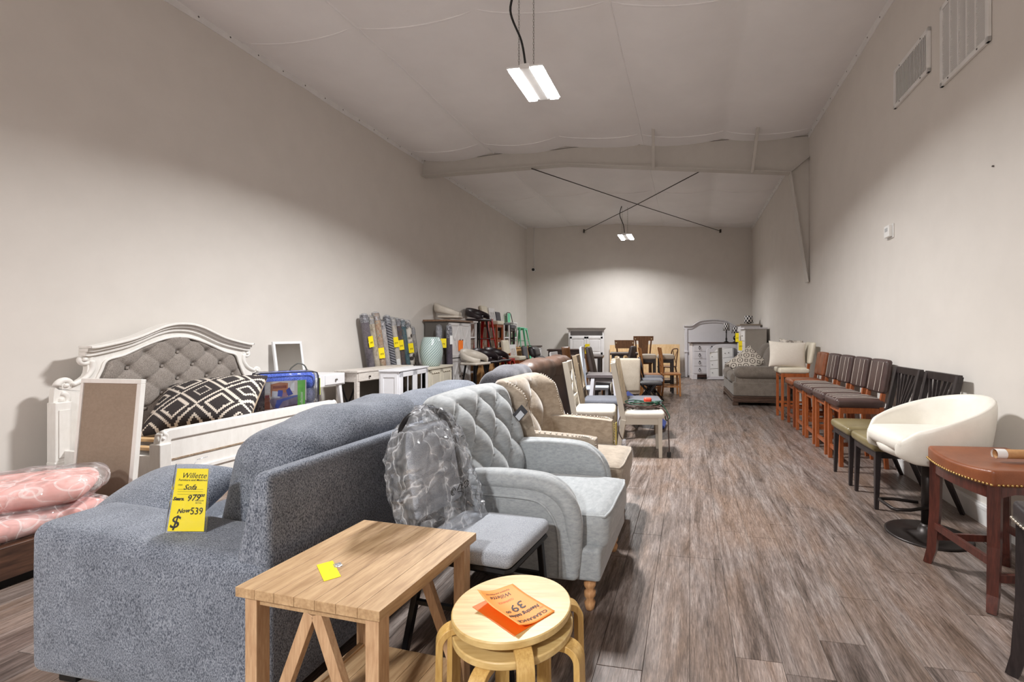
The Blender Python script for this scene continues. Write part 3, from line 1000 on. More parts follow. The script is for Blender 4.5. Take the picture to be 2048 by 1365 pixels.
    # bagged foot
    MB().soft(.24, .17, .05, .07, .07, .10, .03, (.01, .01, 0), 4, lambda x, y, z: (x + .01 * math.sin(60 * z), y + .01 * math.sin(70 * z + 1), z)).build('foot_bag', CLEARBAG, r, smooth=True)
banquet_chair()

# ================================================================ tufted armchairs
def tuft(a, b, p=.16, q=.16, row0=0.0):
    """0 at a button, toward 1 on the pillows; creases run on the diagonals"""
    s, t = a / p + b / q, a / p - b / q
    return (abs(math.sin(PI * s / 2)) * abs(math.sin(PI * t / 2))) ** .42
def sweep_back(profile, width, tuft_depth, pq, n=48, wing=None, arch=.0, tz=(.42, 1.0), round_=.10):
    """profile: closed list of (x, z, front?) ; swept across y"""
    P = profile
    cx = sum(p[0] for p in P) / len(P); cz = sum(p[1] for p in P) / len(P)
    rows = []
    # arc length on the profile for the tufting
    L = [0]
    for i in range(1, len(P)):
        L.append(L[-1] + math.hypot(P[i][0] - P[i - 1][0], P[i][1] - P[i - 1][1]))
    for k in range(n + 1):
        s = 2 * k / n - 1
        y = width / 2 * s
        e = max(0, (abs(s) - (1 - round_ * 2 / width)) / (round_ * 2 / width))
        shr = math.sqrt(max(0, 1 - e * e)) * .96 + .04
        row = []
        for i, (x, z, f) in enumerate(P):
            px, pz = x, z
            if f > 0:
                a, b = P[max(i - 1, 0)], P[min(i + 1, len(P) - 1)]
                tx, tz_ = b[0] - a[0], b[1] - a[1]
                ln = math.hypot(tx, tz_) or 1
                nx, nz = tz_ / ln, -tx / ln
                h = tuft(y, L[i] - .05, *pq) - 1
                edge = min(1, (1 - abs(s)) / .12)
                px += nx * h * tuft_depth * f * edge; pz += nz * h * tuft_depth * f * edge
            # shrink the end columns toward the centre line of the profile
            t = (pz - P[0][1]) / max(1e-6, cz * 2)
            ccx = cx + (pz - cz) * -.38
            px = ccx + (px - ccx) * (.45 + .55 * shr)
            pz = pz - (1 - shr) * .06 * max(0, (pz - .5) / .5) + arch * (1 - s * s) * max(0, (pz - .6) / .4)
            if wing: px += wing(s, pz)
            row.append((px, y, pz))
        rows.append(row)
    m = MB().grid(rows, wrap_u=True)
    nP = len(P)
    m.f.append(tuple(range(nP - 1, -1, -1)))
    m.f.append(tuple(n * nP + i for i in range(nP)))
    return m
def turned_leg(h, r=.028):
    return MB().lathe([(r * .62, 0), (r * .75, h * .05), (r * .95, h * .22), (r * .6, h * .32), (r * .95, h * .42), (r * .98, h * .55), (r * .6, h * .62),
                       (r * 1.0, h * .72), (r * 1.02, h * .82), (r * .75, h * .9), (r * 1.1, h)], 20)
OAKLEG = wood('oak_leg', (176, 126, 84), (206, 158, 112), .4, 5, 'z', 6)
GREYV = velvet('silver_velvet', (140, 145, 149), (172, 176, 178), (4, 2, 9))
BEIGEV = velvet('beige_velvet', (140, 127, 112), (176, 162, 145), (2, 2, 4))
NAIL = metal('nickel_nail', (214, 206, 192), .25)
def arm_profile_chair(name, label, loc, rz, kind):
    g = kind == 'grey'
    mat = GREYV if g else BEIGEV
    r = thing(name, label, 'armchair', loc, rz)
    SZ = .42
    # base and apron
    MB().soft(.02, 0, .225, .68, .70, .15, .02, (0, 0, 0), 5, lambda x, y, z: (x, y * (1 - .05 * max(0, -x)), z)).build('seat_base', mat, r, smooth=True)
    wp = lambda x, y, z: (x, y * (1.0 if abs(x) < .2 or x < 0 else 1.0), z)
    sc_ = MB().soft(.08, 0, .355, .60, .60 if g else .60, .17, .045, (.012, .01, .025), 7).build('seat_cushion', mat, r, smooth=True)
    loop = []
    for sgn in (1,):
        c = [(-.18, .285), (.30, .285), (.372, .25), (.378, 0), (.372, -.25), (.30, -.285), (-.18, -.285)]
        loop = [(x, y, .428) for x, y in curve(c, 6)]
    MB().tube(loop, .0065, 6).build('piping', mat, sc_, smooth=True)
    # back profile
    if g:
        front = curve([(-.20, .36), (-.235, .50), (-.29, .70), (-.345, .86), (-.40, .945), (-.47, .975)], 9)
        rear = curve([(-.47, .975), (-.535, .955), (-.55, .89), (-.49, .78), (-.45, .55), (-.42, .20)], 6)
        arch = .02
        pq = (.12, .145)
    else:
        front = curve([(-.22, .36), (-.25, .52), (-.295, .72), (-.345, .88), (-.385, .955), (-.44, .985)], 9)
        rear = curve([(-.44, .985), (-.49, .965), (-.50, .90), (-.465, .75), (-.43, .50), (-.41, .20)], 6)
        arch = .0
        pq = (.15, .17)
    prof = []
    for i, (x, z) in enumerate(front):
        f = min(1, i / 4) * (1 if z < .90 else max(.12, 1 - (z - .90) / .085))
        prof.append((x, z, f))
    for (x, z) in rear[1:]:
        prof.append((x, z, 0))
    prof.append((-.22, .22, 0))
    wing = None
    if not g:
        wing = lambda s, z: .15 * max(0, (abs(s) - .62) / .38) ** 1.6 * (1 if z < .9 else max(.25, 1 - (z - .9) * 6)) * min(1, max(0, (z - .3) / .2))
    b = sweep_back(prof, .78 if g else .74, .065 if g else .04, pq, 60, wing, arch, round_=.09 if g else .05)
    bo = b.build('backrest', mat, r, smooth=True)
    # buttons in the hollows
    Lz = [0]
    for i in range(1, len(front)):
        Lz.append(Lz[-1] + math.hypot(front[i][0] - front[i - 1][0], front[i][1] - front[i - 1][1]))
    p, q = pq
    bm = MB().soft(0, 0, 0, .014, .026, .026, .007).mesh('button'); bm.materials.append(mat)
    for j in range(0, 9):
        zz = j * q + .05
        if zz < .08 or zz > Lz[-1] - (.13 if g else .14): continue
        i = min(range(len(front)), key=lambda k: abs(Lz[k] - zz))
        for k in range(-4, 5):
            y = k * p
            if (k + j) % 2 or abs(y) > (.30 if g else .24): continue
            o = bpy.data.objects.new('button', bm); C.objects.link(o); o.parent = bo
            dpt = .06 if g else .036
            o.location = (front[i][0] - dpt * .92 + (wing(y / .37, front[i][1]) if wing else 0), y, front[i][1] + dpt * .25)
    # arms
    for s in (-1, 1):
        if g:
            out = curve([(-.36, .16), (-.37, .45), (-.33, .60), (-.20, .635), (.05, .632), (.16, .60), (.235, .52), (.262, .38), (.262, .16)], 6)
            a = MB().prism(out, 'xz', s * .285, s * .385).build('arm', mat, r, bevel=.032, seg=4)
            roll = curve([(-.34, .585), (-.20, .597), (.05, .592), (.15, .56), (.215, .49), (.238, .38), (.242, .20)], 6)
            MB().tube([(x, s * .352, z) for x, z in roll], [.045] * (len(roll) - 8) + [.045 - .003 * k for k in range(8)], 12).build('arm_roll', mat, a, smooth=True)
            line = [(x - .01, s * .388, z) for x, z in curve([(-.34, .535), (-.20, .53), (.03, .525), (.11, .50), (.165, .43), (.185, .34), (.188, .18)], 6)]
            MB().tube(line, .006, 6).build('arm_piping', mat, a, smooth=True)
        else:
            out = curve([(-.36, .16), (-.40, .50), (-.34, .635), (-.20, .65), (.10, .635), (.20, .625), (.225, .60), (.228, .40), (.228, .16)], 6)
            a = MB().prism(out, 'xz', s * .275, s * .365).build('arm', mat, r, bevel=.022, seg=3)
            m = MB()
            top = [(x, z) for x, z in curve([(-.30, .642), (-.20, .652), (.10, .637), (.19, .627), (.226, .59), (.232, .40), (.232, .20)], 9)]
            for i, (x, z) in enumerate(top):
                m.soft(x, s * .352, z + (.003 if x < .2 else 0), .012, .012, .012, .0055, n=1)
            m.build('nailhead_trim', NAIL, a, smooth=True, kind='stuff')
    if not g:
        for s in (-1, 1):
            m = MB()
            kk = 58 if s > 0 else 2
            ln = [Vector(b.v[kk * len(prof) + i]) for i in range(len(front)) if b.v[kk * len(prof) + i][2] > .62]
            acc = 0
            for p0, p1 in zip(ln, ln[1:]):
                d = (p1 - p0).length
                while acc < d:
                    c = p0 + (p1 - p0) * (acc / d)
                    m.soft(c.x + .003, c.y + s * .004, c.z, .012, .010, .012, .0049, n=1)
                    acc += .019
                acc -= d
            m.build('nailhead_trim', NAIL, bo, smooth=True, kind='stuff')
    for sx, sy in ((.30, -.30), (.30, .30), (-.33, -.29), (-.33, .29)):
        lg = turned_leg(.155) if sx > 0 else MB().bar((0, 0, .155), (-.05, 0, 0), .05, .05, .032, .032)
        o = lg.build('leg', OAKLEG if g else wood('dark_leg', (52, 36, 28), (74, 52, 40), .4, 5, 'z'), r, smooth=sx > 0)
        o.location = (sx, sy, 0)
    return r
arm_profile_chair('armchair', 'silver-grey velvet armchair with a deep tufted scroll back and turned oak legs', (-.277, 2.53, 0), -.213, 'grey')
arm_profile_chair('armchair', 'beige velvet wing armchair with button tufting and nailhead trim', (-.183, 3.32, 0), -.19, 'beige')
r = thing('hang_tag', 'black and white diamond-hung brand tag dangling beside the beige wing', 'tag', (-.49, 2.86, .80))
r.rotation_euler = (0, .75, -.35)
MB().box(0, 0, 0, .06, .003, .09).build('card', paint('tag_charcoal', (62, 62, 66), .5), r)
MB().box(.008, -.002, -.012, .036, .001, .055).build('print', paint('tag_print', (196, 200, 206), .5), r)
MB().tube([(0, 0, .055), (-.02, .02, .09)], .0012, 4).build('string', INK, r)
r = thing('price_tag', 'pale yellow tag hanging on the far arm of the beige wing armchair', 'price tag', (.125, 3.62, .50), -.19)
MB().box(0, 0, 0, .003, .06, .20).build('card', paint('tag_pale', (222, 204, 110), .6), r)
MB().tube([(0, 0, .10), (-.01, .02, .14)], .0012, 4).build('string', INK, r)

# ---- two more couches in the same row
CHAR = fabric('charcoal_cloth', (66, 66, 70), (104, 104, 110), 200, .95, .4, .2)
BROWNL = leather('brown_leather', (58, 42, 34), (92, 70, 58), .5, .2, 4)
BROWNLD = leather('brown_leather_back', (52, 34, 27), (76, 52, 42), .5, .2, 4)
def couch(label, x, y, L, mat, matb, top, rz):
    r = thing('sofa', label, 'sofa', (x, y, 0), rz)
    D = .95
    MB().soft(.02, 0, .22, D - .08, L - .1, .36, .05).build('seat_base', matb, r, smooth=True)
    MB().soft(-D / 2 + .06, 0, .44, .12, L, .80, .04).build('back_frame', matb, r, smooth=True)
    for s in (1, -1):
        MB().soft(.0, s * (L / 2 - .12), .32, D, .24, .60, .08, (0, 0, .03), 5).build('arm', mat, r, smooth=True)
    n = 2 if L > 1.2 else 1
    wd = (L - .30) / n
    for k in range(n):
        yc = -L / 2 + .15 + wd * (k + .5)
        MB().soft(.12, yc, .44, .64, wd - .01, .18, .06, (.02, 0, .02), 5).build('seat_cushion', mat, r, smooth=True)
        def w(a, b, c, k=k):
            t = max(0, (c - .5) / .5)
            f = 1 + .0
            wr = .007 * math.sin(34 * b + 5 * a + k) * max(0, t) + .004 * math.sin(61 * b + 3)
            return (a - .13 * t + wr, b, c + .006 * math.sin(27 * b + k) + .004 * math.sin(53 * b + 9 * a) + .02 * math.cos(PI * (b - yc) / wd) )
        MB().soft(-.24, yc, (top + .42) / 2, .26, wd + .12 * (n == 2) + .1 * (n == 1), top - .42, .10, (.03, .0, .02), 12, w).build('back_cushion', mat, r, smooth=True)
    for a in (-.4, .4):
        for s in (-1, 1):
            MB().bx(a - .03, a + .03, s * (L / 2 - .1) - .03, s * (L / 2 - .1) + .03, 0, .06).build('foot', BLACKPL, r)
    return r
couch('charcoal cloth reclining armchair between the blue sofa and the brown leather sofa', -1.13, 4.10, .86, CHAR, CHAR, .985, PI - .19)
couch('brown leather sofa with wrinkled pillow back behind the beige wing armchair', -.97, 5.42, 1.74, BROWNL, BROWNLD, .995, PI - .19)
# ================================================================ white bed with tufted headboard
def worn_white():
    t = NT('worn_white')
    f = t.noise(t.mapping(t.obj(), (3, 3, 1)), 7, 6, .7)
    t.col(t.ramp(f, [(.24, lin(150, 132, 118)), (.29, lin(224, 221, 216)), (.7, lin(236, 234, 230))]))
    t.set(Roughness=.5)
    t.bump(t.noise(t.obj(), 40, 3), .06, .003)
    return t.m
WORN = worn_white()
LINEN = fabric('taupe_linen', (112, 104, 98), (160, 152, 145), 330, .95, .45, .12, (1, 1, .35))
def scroll(m, cy, cz, r, x0, x1, a0, turns, sgn):
    """a volute in the y-z plane"""
    pts = []
    N = 26
    for k in range(N + 1):
        a = a0 + sgn * turns * 2 * PI * k / N
        rr = r * (1 - .72 * k / N)
        pts.append(((x0 + x1) / 2, cy + rr * math.cos(a), cz + rr * math.sin(a)))
    m.tube(pts, [lerp(.026, .012, k / N) for k in range(N + 1)], 8)
    m.soft((x0 + x1) / 2 + .005, cy, cz, .05, r * .7, r * .7, .014)
def white_bed():
    hb = Vector((-4.085, 4.465))      # middle of the headboard
    r = thing('bed', 'distressed white bed with arched headboard of tufted taupe linen', 'bed', (hb.x, hb.y, 0), ROT_L)
    # local: x into the room, y along the wall (far = +)
    HW = .89
    inner = curve([(-.72, .40), (-.72, .72), (-.66, .84), (-.60, .98), (-.56, 1.07), (-.44, 1.11), (-.28, 1.19), (-.12, 1.25), (0, 1.265), (.12, 1.25), (.28, 1.19), (.44, 1.11), (.56, 1.07), (.60, .98), (.66, .84), (.72, .72), (.72, .40)], 5)
    outer = curve([(-.89, .02), (-.89, .80), (-.84, .86), (-.70, .95), (-.685, 1.09), (-.66, 1.145), (-.40, 1.21), (-.16, 1.32), (0, 1.345), (.16, 1.32), (.40, 1.21), (.66, 1.145), (.685, 1.09), (.70, .95), (.84, .86), (.89, .80), (.89, .02)], 5)
    # resample the inner outline to the outer count so that both give a frame
    h = MB(); h.strip(outer, inner, 'yz', 0, .05)
    head = h.build('headboard', WORN, r, bevel=.006)
    # crown moulding over the arch
    top = curve([(-.715, 1.145), (-.64, 1.15), (-.40, 1.215), (-.16, 1.325), (0, 1.352), (.16, 1.325), (.40, 1.215), (.64, 1.15), (.715, 1.145)], 7)
    for dz0, dz1, t in ((-.035, .0, .075), (.0, .028, .10), (.028, .05, .13)):
        MB().strip([(y, z + dz1) for y, z in top], [(y, z + dz0) for y, z in top], 'yz', 0, t).build('crown_moulding', WORN, head, bevel=.006)
    MB().tube([(.055, y, z) for y, z in inner], .012, 6).build('panel_bead', WORN, head, smooth=True)
    for s in (-1, 1):
        m = MB()
        scroll(m, s * .70, 1.085, .05, .0, .07, PI / 2, 1.2, s)
        m.tube([(.05, y * s, z) for y, z in curve([(.655, 1.07), (.655, 1.0), (.70, .93), (.78, .885)], 5)], .02, 8)
        scroll(m, s * .815, .885, .048, .0, .07, PI, 1.2, s)
        m.build('carved_scroll', WORN, head, smooth=True)
        m = MB(); scroll(m, s * .845, .775, .05, .0, .07, PI / 2, 1.2, s)
        m.build('carved_scroll', WORN, head, smooth=True)
    for s in (-1, 1):
        MB().bx(-.005, .085, s * .80, s * .90, 0, .76).build('post', WORN, r, bevel=.008)
        MB().bx(.0, .09, s * .78, s * .905, 0, .30).build('post_base', WORN, r, bevel=.006)
        MB().bx(.086, .092, s * .815, s * .88, .33, .70).build('post_panel', WORN, r, bevel=.003)
    MB().bx(.0, .03, -.78, .78, .02, .42).build('lower_panel', WORN, r)
    # tufted linen panel
    BT = [(.135 * i, .62 + .125 * j) for j in range(-1, 6) for i in range(-6, 7) if (i + j) % 2 == 0]
    rows = []
    for j in range(81):
        z = lerp(.40, 1.262, j / 80)
        # half width of the panel at this height
        right = [p for p in inner if p[0] >= 0]
        hw = 0
        for a, b in zip(right, right[1:]):
            if min(a[1], b[1]) - 1e-6 <= z <= max(a[1], b[1]) + 1e-6 and abs(a[1] - b[1]) > 1e-6:
                hw = max(hw, a[0] + (b[0] - a[0]) * (z - a[1]) / (b[1] - a[1]))
        hw = max(hw, .02)
        row = []
        for i in range(121):
            s = 2 * i / 120 - 1
            y = hw * s
            q = tuft(y, z - .62, .135, .125)
            e = min(1, (1 - abs(s)) * hw / .06) * min(1, (z - .40) / .05 + .1)
            dd = min((math.hypot(y - a, z - b) for a, b in BT), default=9)
            row.append((.020 + .046 * (.35 + .65 * q ** .45) * min(1, e + .15) - .030 * math.exp(-(dd / .030) ** 2), y, z))
        rows.append(row)
    pn = MB().grid(rows).build('tufted_panel', LINEN, head, smooth=True)
    bm = MB().soft(0, 0, 0, .012, .026, .026, .006).mesh('button'); bm.materials.append(LINEN)
    for (a, b) in BT:
        top = 1.265 - .75 * max(0, abs(a) - .08) ** 1.25
        if .5 < b < top - .06 and abs(a) < .60:
            o = bpy.data.objects.new('button', bm); C.objects.link(o); o.parent = pn
            o.location = (.036, a, b)
    # footboard (its own line, a little closer to the wall at the near end)
    r2 = r
    fx0 = 1.02
    fb = MB().strip([(-.87, .0), (-.87, .50), (-.86, .55), (-.80, .575), (0, .58), (.80, .575), (.86, .55), (.87, .50), (.87, 0)],
                    [(-.80, .0), (-.80, .28), (-.80, .44), (-.79, .495), (0, .495), (.79, .495), (.80, .44), (.80, .28), (.80, 0)], 'yz', fx0 - .03, fx0 + .03).build('footboard', WORN, r, bevel=.008)
    MB().bx(fx0 - .018, fx0 + .018, -.80, .80, .06, .50).build('footboard_panel', WORN, fb, bevel=.003)
    MB().bx(fx0 - .022, fx0 + .024, -.80, .80, .34, .352).build('panel_moulding', wood('worn_line', (120, 92, 66), (176, 160, 140), .6), fb)
    MB().bx(fx0 - .03, fx0 + .03, -.80, .80, .22, .25).build('panel_moulding', WORN, fb, bevel=.004)
    for s in (-1, 1):
        m = MB(); scroll(m, s * .845, .515, .036, fx0 - .02, fx0 + .04, PI / 2, 1.1, s)
        m.build('carved_scroll', WORN, fb, smooth=True)
    for s in (-1, 1):
        MB().bx(fx0 - .05, fx0 + .05, s * .80, s * .885, 0, .48).build('foot_post', WORN, fb, bevel=.01)
        MB().bx(.08, fx0 - .05, s * .82, s * .85, .18, .38).build('side_rail', WORN, r, bevel=.004)
    sm = MB().bx(.10, fx0 - .04, -.03, .03, -.011, .011).mesh('slat'); sm.materials.append(wood('slat_pine', (190, 150, 104), (222, 188, 142), .55, 4, 'x'))
    for k in range(10):
        o = bpy.data.objects.new('slat', sm); C.objects.link(o); o.parent = r
        o.location = (0, -.74 + k * .163, .40 + .02 * (k % 2)); o.rotation_euler = (0, -.01, .02 * math.sin(k * 2))
white_bed()

# ---- pillow with a stepped diamond weave
def ikat():
    t = NT('diamond_weave')
    x, y, z = t.sep(t.obj())
    st = .0125
    def qz(v): return t.math('MULTIPLY', t.math('FLOOR', t.math('DIVIDE', v, st)), st)
    a = t.math('ADD', x, y); b = t.math('SUBTRACT', x, y)
    # rotate by 45 degrees, quantise, then fold on a lattice
    px, py = .32, .32
    fx = t.math('ABSOLUTE', t.math('SUBTRACT', t.math('FLOORED_MODULO', t.math('ADD', qz(x), px / 2 + 5 * px), px), px / 2))
    fy = t.math('ABSOLUTE', t.math('SUBTRACT', t.math('FLOORED_MODULO', t.math('ADD', qz(y), py / 2 + 5 * py), py), py / 2))
    d = t.math('DIVIDE', t.math('ADD', fx, fy), px / 2)       # 0 centre .. 2 corner
    c = t.ramp(t.math('DIVIDE', d, 2.0), [(0, (0, 0, 0)), (.16, (1, 1, 1)), (.23, (0, 0, 0)), (.44, (1, 1, 1)), (.53, (0, 0, 0)), (.66, (1, 1, 1)), (.75, (0, 0, 0))], 'CONSTANT')
    n = t.noise(t.obj(), 300, 2)
    face = t.mix(c, t.ramp(n, [(.3, lin(34, 29, 30)), (.7, lin(62, 56, 56))]), t.ramp(n, [(.3, lin(196, 186, 174)), (.7, lin(222, 213, 202))]))
    back = lin(186, 166, 140)
    up = t.math('GREATER_THAN', z, -.012)
    t.col(t.mix(up, back, face))
    t.set(Roughness=.95)
    t.bump(n, .3, .003)
    return t.m
p = tag(MB().pillow(.80, .64, .32, 22, .05, pw=.40).build('patterned_pillow', ikat(), None, smooth=True, weld=True),
        'large black and cream stepped-diamond pillow lying in the white bed', 'pillow')
p.location = (-3.58, 4.25, .655); p.rotation_euler = (.60, -.10, .30)

# ---- zipped comforter bag with a printed card
def comforter_bag():
    r = thing('comforter_bag', 'clear zip bag holding a blue comforter set with a photo card in front', 'bedding', (-3.30, 4.88, .437), .74)
    r.scale = (1.12, 1.12, 1.12)
    B = paint('navy_piping', (26, 26, 40), .5)
    BLUE = fabric('blue_cloth', (34, 56, 148), (92, 118, 206), 120, .8, .3, .2)
    GRYB = fabric('slate_quilt', (88, 92, 128), (150, 152, 178), 160, .9, .3, .2)
    w, h, d = .49, .41, .22
    MB().soft(0, .01, .32, w - .04, d - .03, .16, .05, (.01, .01, .02), 5).build('folded_comforter', BLUE, r, smooth=True)
    MB().soft(0, .01, .18, w - .04, d - .03, .16, .05, (.01, .01, .01), 5).build('folded_quilt', GRYB, r, smooth=True)
    MB().soft(0, .01, .065, w - .04, d - .03, .12, .04, (.01, .01, .01), 5).build('folded_sham', fabric('navy_check', (22, 24, 52), (196, 198, 216), 46, .9, .2, .1), r, smooth=True)
    MB().soft(-w / 2 + .025, .01, .34, .05, d - .02, .12, .02).build('folded_skirt', paint('black_cloth', (26, 22, 26), .9), r, smooth=True)
    # printed card: a photograph of a made bed
    c = thing('x', '', '') if False else None
    card = MB().bx(-.175, .145, -.125, -.123, .015, .335).build('photo_card', paint('card_wall', (214, 208, 208), .4), r)
    def pr(name, x0, x1, z0, z1, rgb, k, poly=None):
        m = MB()
        y = -.1255 - k * .0004
        if poly: m.prism(poly, 'xz', y - .0003, y)
        else: m.bx(x0, x1, y - .0003, y, z0, z1)
        return m.build(name, paint('print_%d_%d_%d' % rgb, rgb, .35, .12, 30), card)
    pr('printed_floor', -.175, .145, .015, .10, (170, 150, 150), 0)
    pr('printed_window', -.172, -.135, .23, .325, (236, 238, 244), 1)
    pr('printed_window', .02, .05, .24, .33, (232, 234, 240), 1)
    pr('printed_headboard', 0, 0, 0, 0, (176, 112, 76), 1, [(-.13, .20), (-.13, .31), (-.06, .325), (.0, .315), (.0, .20)])
    pr('printed_headboard', 0, 0, 0, 0, (132, 62, 44), 2, [(-.115, .27), (-.115, .295), (-.01, .295), (-.01, .27)])
    pr('printed_table', -.175, -.135, .09, .19, (140, 70, 44), 1)
    pr('printed_lamp', -.172, -.14, .19, .215, (142, 40, 44), 2)
    pr('printed_pillow', 0, 0, 0, 0, (206, 210, 224), 2, [(-.125, .18), (-.12, .25), (-.08, .245), (-.06, .185)])
    pr('printed_pillow', 0, 0, 0, 0, (52, 74, 176), 3, [(-.08, .20), (-.075, .255), (-.04, .25), (-.035, .19)])
    pr('printed_pillow', 0, 0, 0, 0, (44, 62, 160), 3, [(.0, .195), (-.015, .25), (.01, .275), (.04, .21)])
    pr('printed_pillow', 0, 0, 0, 0, (150, 110, 130), 4, [(-.045, .19), (-.04, .23), (-.01, .23), (-.005, .19)])
    pr('printed_bed', 0, 0, 0, 0, (124, 112, 142), 2, [(-.14, .165), (-.12, .19), (.09, .20), (.145, .14), (.145, .02), (-.02, .015), (-.10, .06)])
    pr('printed_throw', 0, 0, 0, 0, (52, 76, 170), 4, [(-.10, .10), (-.085, .165), (.06, .198), (.10, .195), (-.04, .15), (-.075, .09)])
    pr('printed_fold', 0, 0, 0, 0, (92, 62, 84), 4, [(-.05, .03), (-.03, .10), (.09, .12), (.145, .08), (.145, .02), (-.02, .015)])
    g = pr('printed_band', .075, .135, .025, .335, (112, 196, 84), 6)
    text_mesh('Collection', .034, paint('print_white', (236, 244, 232), .4), card, (.106, -.1290, .15), (PI / 2, -PI / 2, 0), shear=.4)
    MB().soft(0, -.002, h / 2, w, d + .03, h, .05, (.008, .006, .012), 6).build('clear_shell', film('bag_vinyl', .02, rough=.06, cr=5, gloss=.8, fold=2.0), r, smooth=True)
    for y in (-d / 2, d / 2):
        k = .045
        lp = [(-w / 2 + k, h), (w / 2 - k, h), (w / 2 - .01, h - .012), (w / 2, h - k), (w / 2, k), (w / 2 - k, 0), (-w / 2 + k, 0), (-w / 2, k), (-w / 2, h - k), (-w / 2 + .01, h - .012)]
        MB().tube([(a, y, b) for a, b in lp], .006, 6, closed=True).build('piping', B, r, smooth=True)
    hd = curve([(.03, 0, .41), (.05, 0, .45), (.10, 0, .485), (.15, 0, .465), (.175, 0, .41)], 6)
    MB().tube(hd, .007, 6).build('handle', paint('handle_grey', (92, 92, 84), .5), r, smooth=True)
    MB().box(.265, -.06, .26, .004, .06, .16).build('price_card', paint('card_lime', (206, 220, 96), .6), r)
comforter_bag()

# ---- mirror or art panel, seen from the back, leaning at the bed
r = thing('framed_panel', 'brown-backed panel in a chipped white frame leaning beside the bed', 'frame', (-3.335, 3.10, .0), 0)
r.rotation_euler = (-.07, .02, .02)
fr = []
w, h, t = .40, .985, .03
for a in ((-w / 2, w / 2, 0, t), (-w / 2, w / 2, h - t, h), (-w / 2, -w / 2 + t * .6, t, h - t), (w / 2 - t * .9, w / 2, t, h - t)):
    MB().bx(a[0], a[1], -.014, .022, a[2], a[3]).build('frame_rail', WORN, r, bevel=.003)
MB().bx(-w / 2 + .015, w / 2 - .02, -.006, .004, .02, h - .02).build('backing_board', fabric('kraft_board', (146, 130, 114), (152, 136, 120), 60, .9, .1, .05), r)

# ---- low platform bed with pink bedding in plastic
WALNUT = wood('walnut_dark', (54, 36, 28), (98, 68, 52), .45, 3, 'y', 8)
r = thing('platform_bed', 'low dark walnut platform bed beside the blue sofa', 'bed', (-3.78, 2.02, 0), ROT_L)
MB().bx(-.72, .72, -.95, .95, .05, .215).build('side_panel', WALNUT, r, bevel=.004)
MB().bx(-.68, .68, -.9, .9, 0, .05).build('plinth', paint('plinth_black', (18, 17, 17), .8), r)
def pinkmat():
    t = NT('pink_print')
    v = t.obj()
    vo = t.n('ShaderNodeTexVoronoi'); t.l(v, vo.inputs['Vector']); vo.inputs['Scale'].default_value = 6.5
    dd = vo.outputs['Distance']
    ring = t.ramp(dd, [(0, (0, 0, 0)), (.40, (1, 1, 1)), (.46, (0, 0, 0))], 'CONSTANT')
    nn = t.noise(v, 3.5, 2)
    cut = t.math('GREATER_THAN', nn, .5)
    t.col(t.mix(t.math('MULTIPLY', ring, cut), lin(238, 176, 166), lin(250, 216, 208)))
    t.set(Roughness=.8)
    t.b.inputs['Specular IOR Level'].default_value = .2
    return t.m
PINK = pinkmat()
VIN = film('bedding_vinyl', .13, (1, .96, .96), .07, 7, .5, 1.0, 3.0)
def crumple(m, seed, k):
    rr = random.Random(seed)
    ph = [rr.random() * 6 for _ in range(6)]
    m.v = [(x + k * math.sin(11 * y + ph[0]) * .4, y, z + k * (abs(math.sin(6 * x + 9 * y + ph[1])) + .7 * abs(math.sin(-9 * x + 7 * y + ph[2])) - .7) * (1 if z > .25 else 0)) for x, y, z in m.v]
    return m
r = thing('bagged_mattress_topper', 'pink mattress topper in crinkled clear plastic on the walnut platform bed', 'bedding', (-3.78, 2.02, 0), ROT_L)
MB().soft(0, 0, .265, 1.36, 1.84, .095, .045, (0, 0, .01), 6).build('topper', PINK, r, smooth=True)
crumple(MB().soft(0, 0, .272, 1.42, 1.88, .11, .05, (0, 0, .02), 16), 3, .018).build('plastic_wrap', VIN, r, smooth=True)
r = thing('bagged_comforter', 'rolled pink ring-print comforter in clear plastic lying on the pink topper', 'bedding', (-3.43, 2.50, .338), .66)
MB().soft(0, 0, .06, .94, .44, .11, .05, (.02, .02, .03), 6).build('comforter', PINK, r, smooth=True)
m = MB().soft(0, 0, .065, 1.02, .50, .13, .06, (.03, .02, .03), 14)
m.v = [(x, y, z + .014 * (abs(math.sin(9 * x + 12 * y)) + abs(math.sin(14 * x - 7 * y)) - .8) + (.03 * max(0, abs(x) - .45) * 4 * math.sin(30 * y) if abs(x) > .45 else 0)) for x, y, z in m.v]
m.build('plastic_wrap', VIN, r, smooth=True)
# ================================================================ along the left wall
WHITE = paint('white_lacquer', (232, 233, 236), .35, .02)
WHITE2 = paint('white_enamel', (224, 225, 230), .4, .03)
CREAM = paint('cream_paint', (214, 208, 192), .5, .05)
DBRASS = metal('dark_knob', (52, 42, 34), .4, .6)
PALEOAK = wood('whitewash', (196, 188, 180), (222, 216, 210), .5, 4, 'y', 9)
def knob(parent, x, y, z, r=.014, mat=None):
    o = MB().lathe([(r * .4, 0), (r * .4, r * .8), (r, r * 1.2), (r * .9, r * 1.9), (r * .3, r * 2.2)], 12).build('knob', mat or DBRASS, parent, smooth=True)
    o.location = (x, y, z); o.rotation_euler = (0, PI / 2, 0)
    return o
def drawer(parent, x, y0, y1, z0, z1, mat, kn=1, kmat=None, lip=.012):
    d = MB().bx(x, x + lip, y0, y1, z0, z1).build('drawer', mat, parent, bevel=.003)
    for i in range(kn):
        knob(d, x + lip, lerp(y0, y1, (i + 1) / (kn + 1)), (z0 + z1) / 2, mat=kmat)
    return d
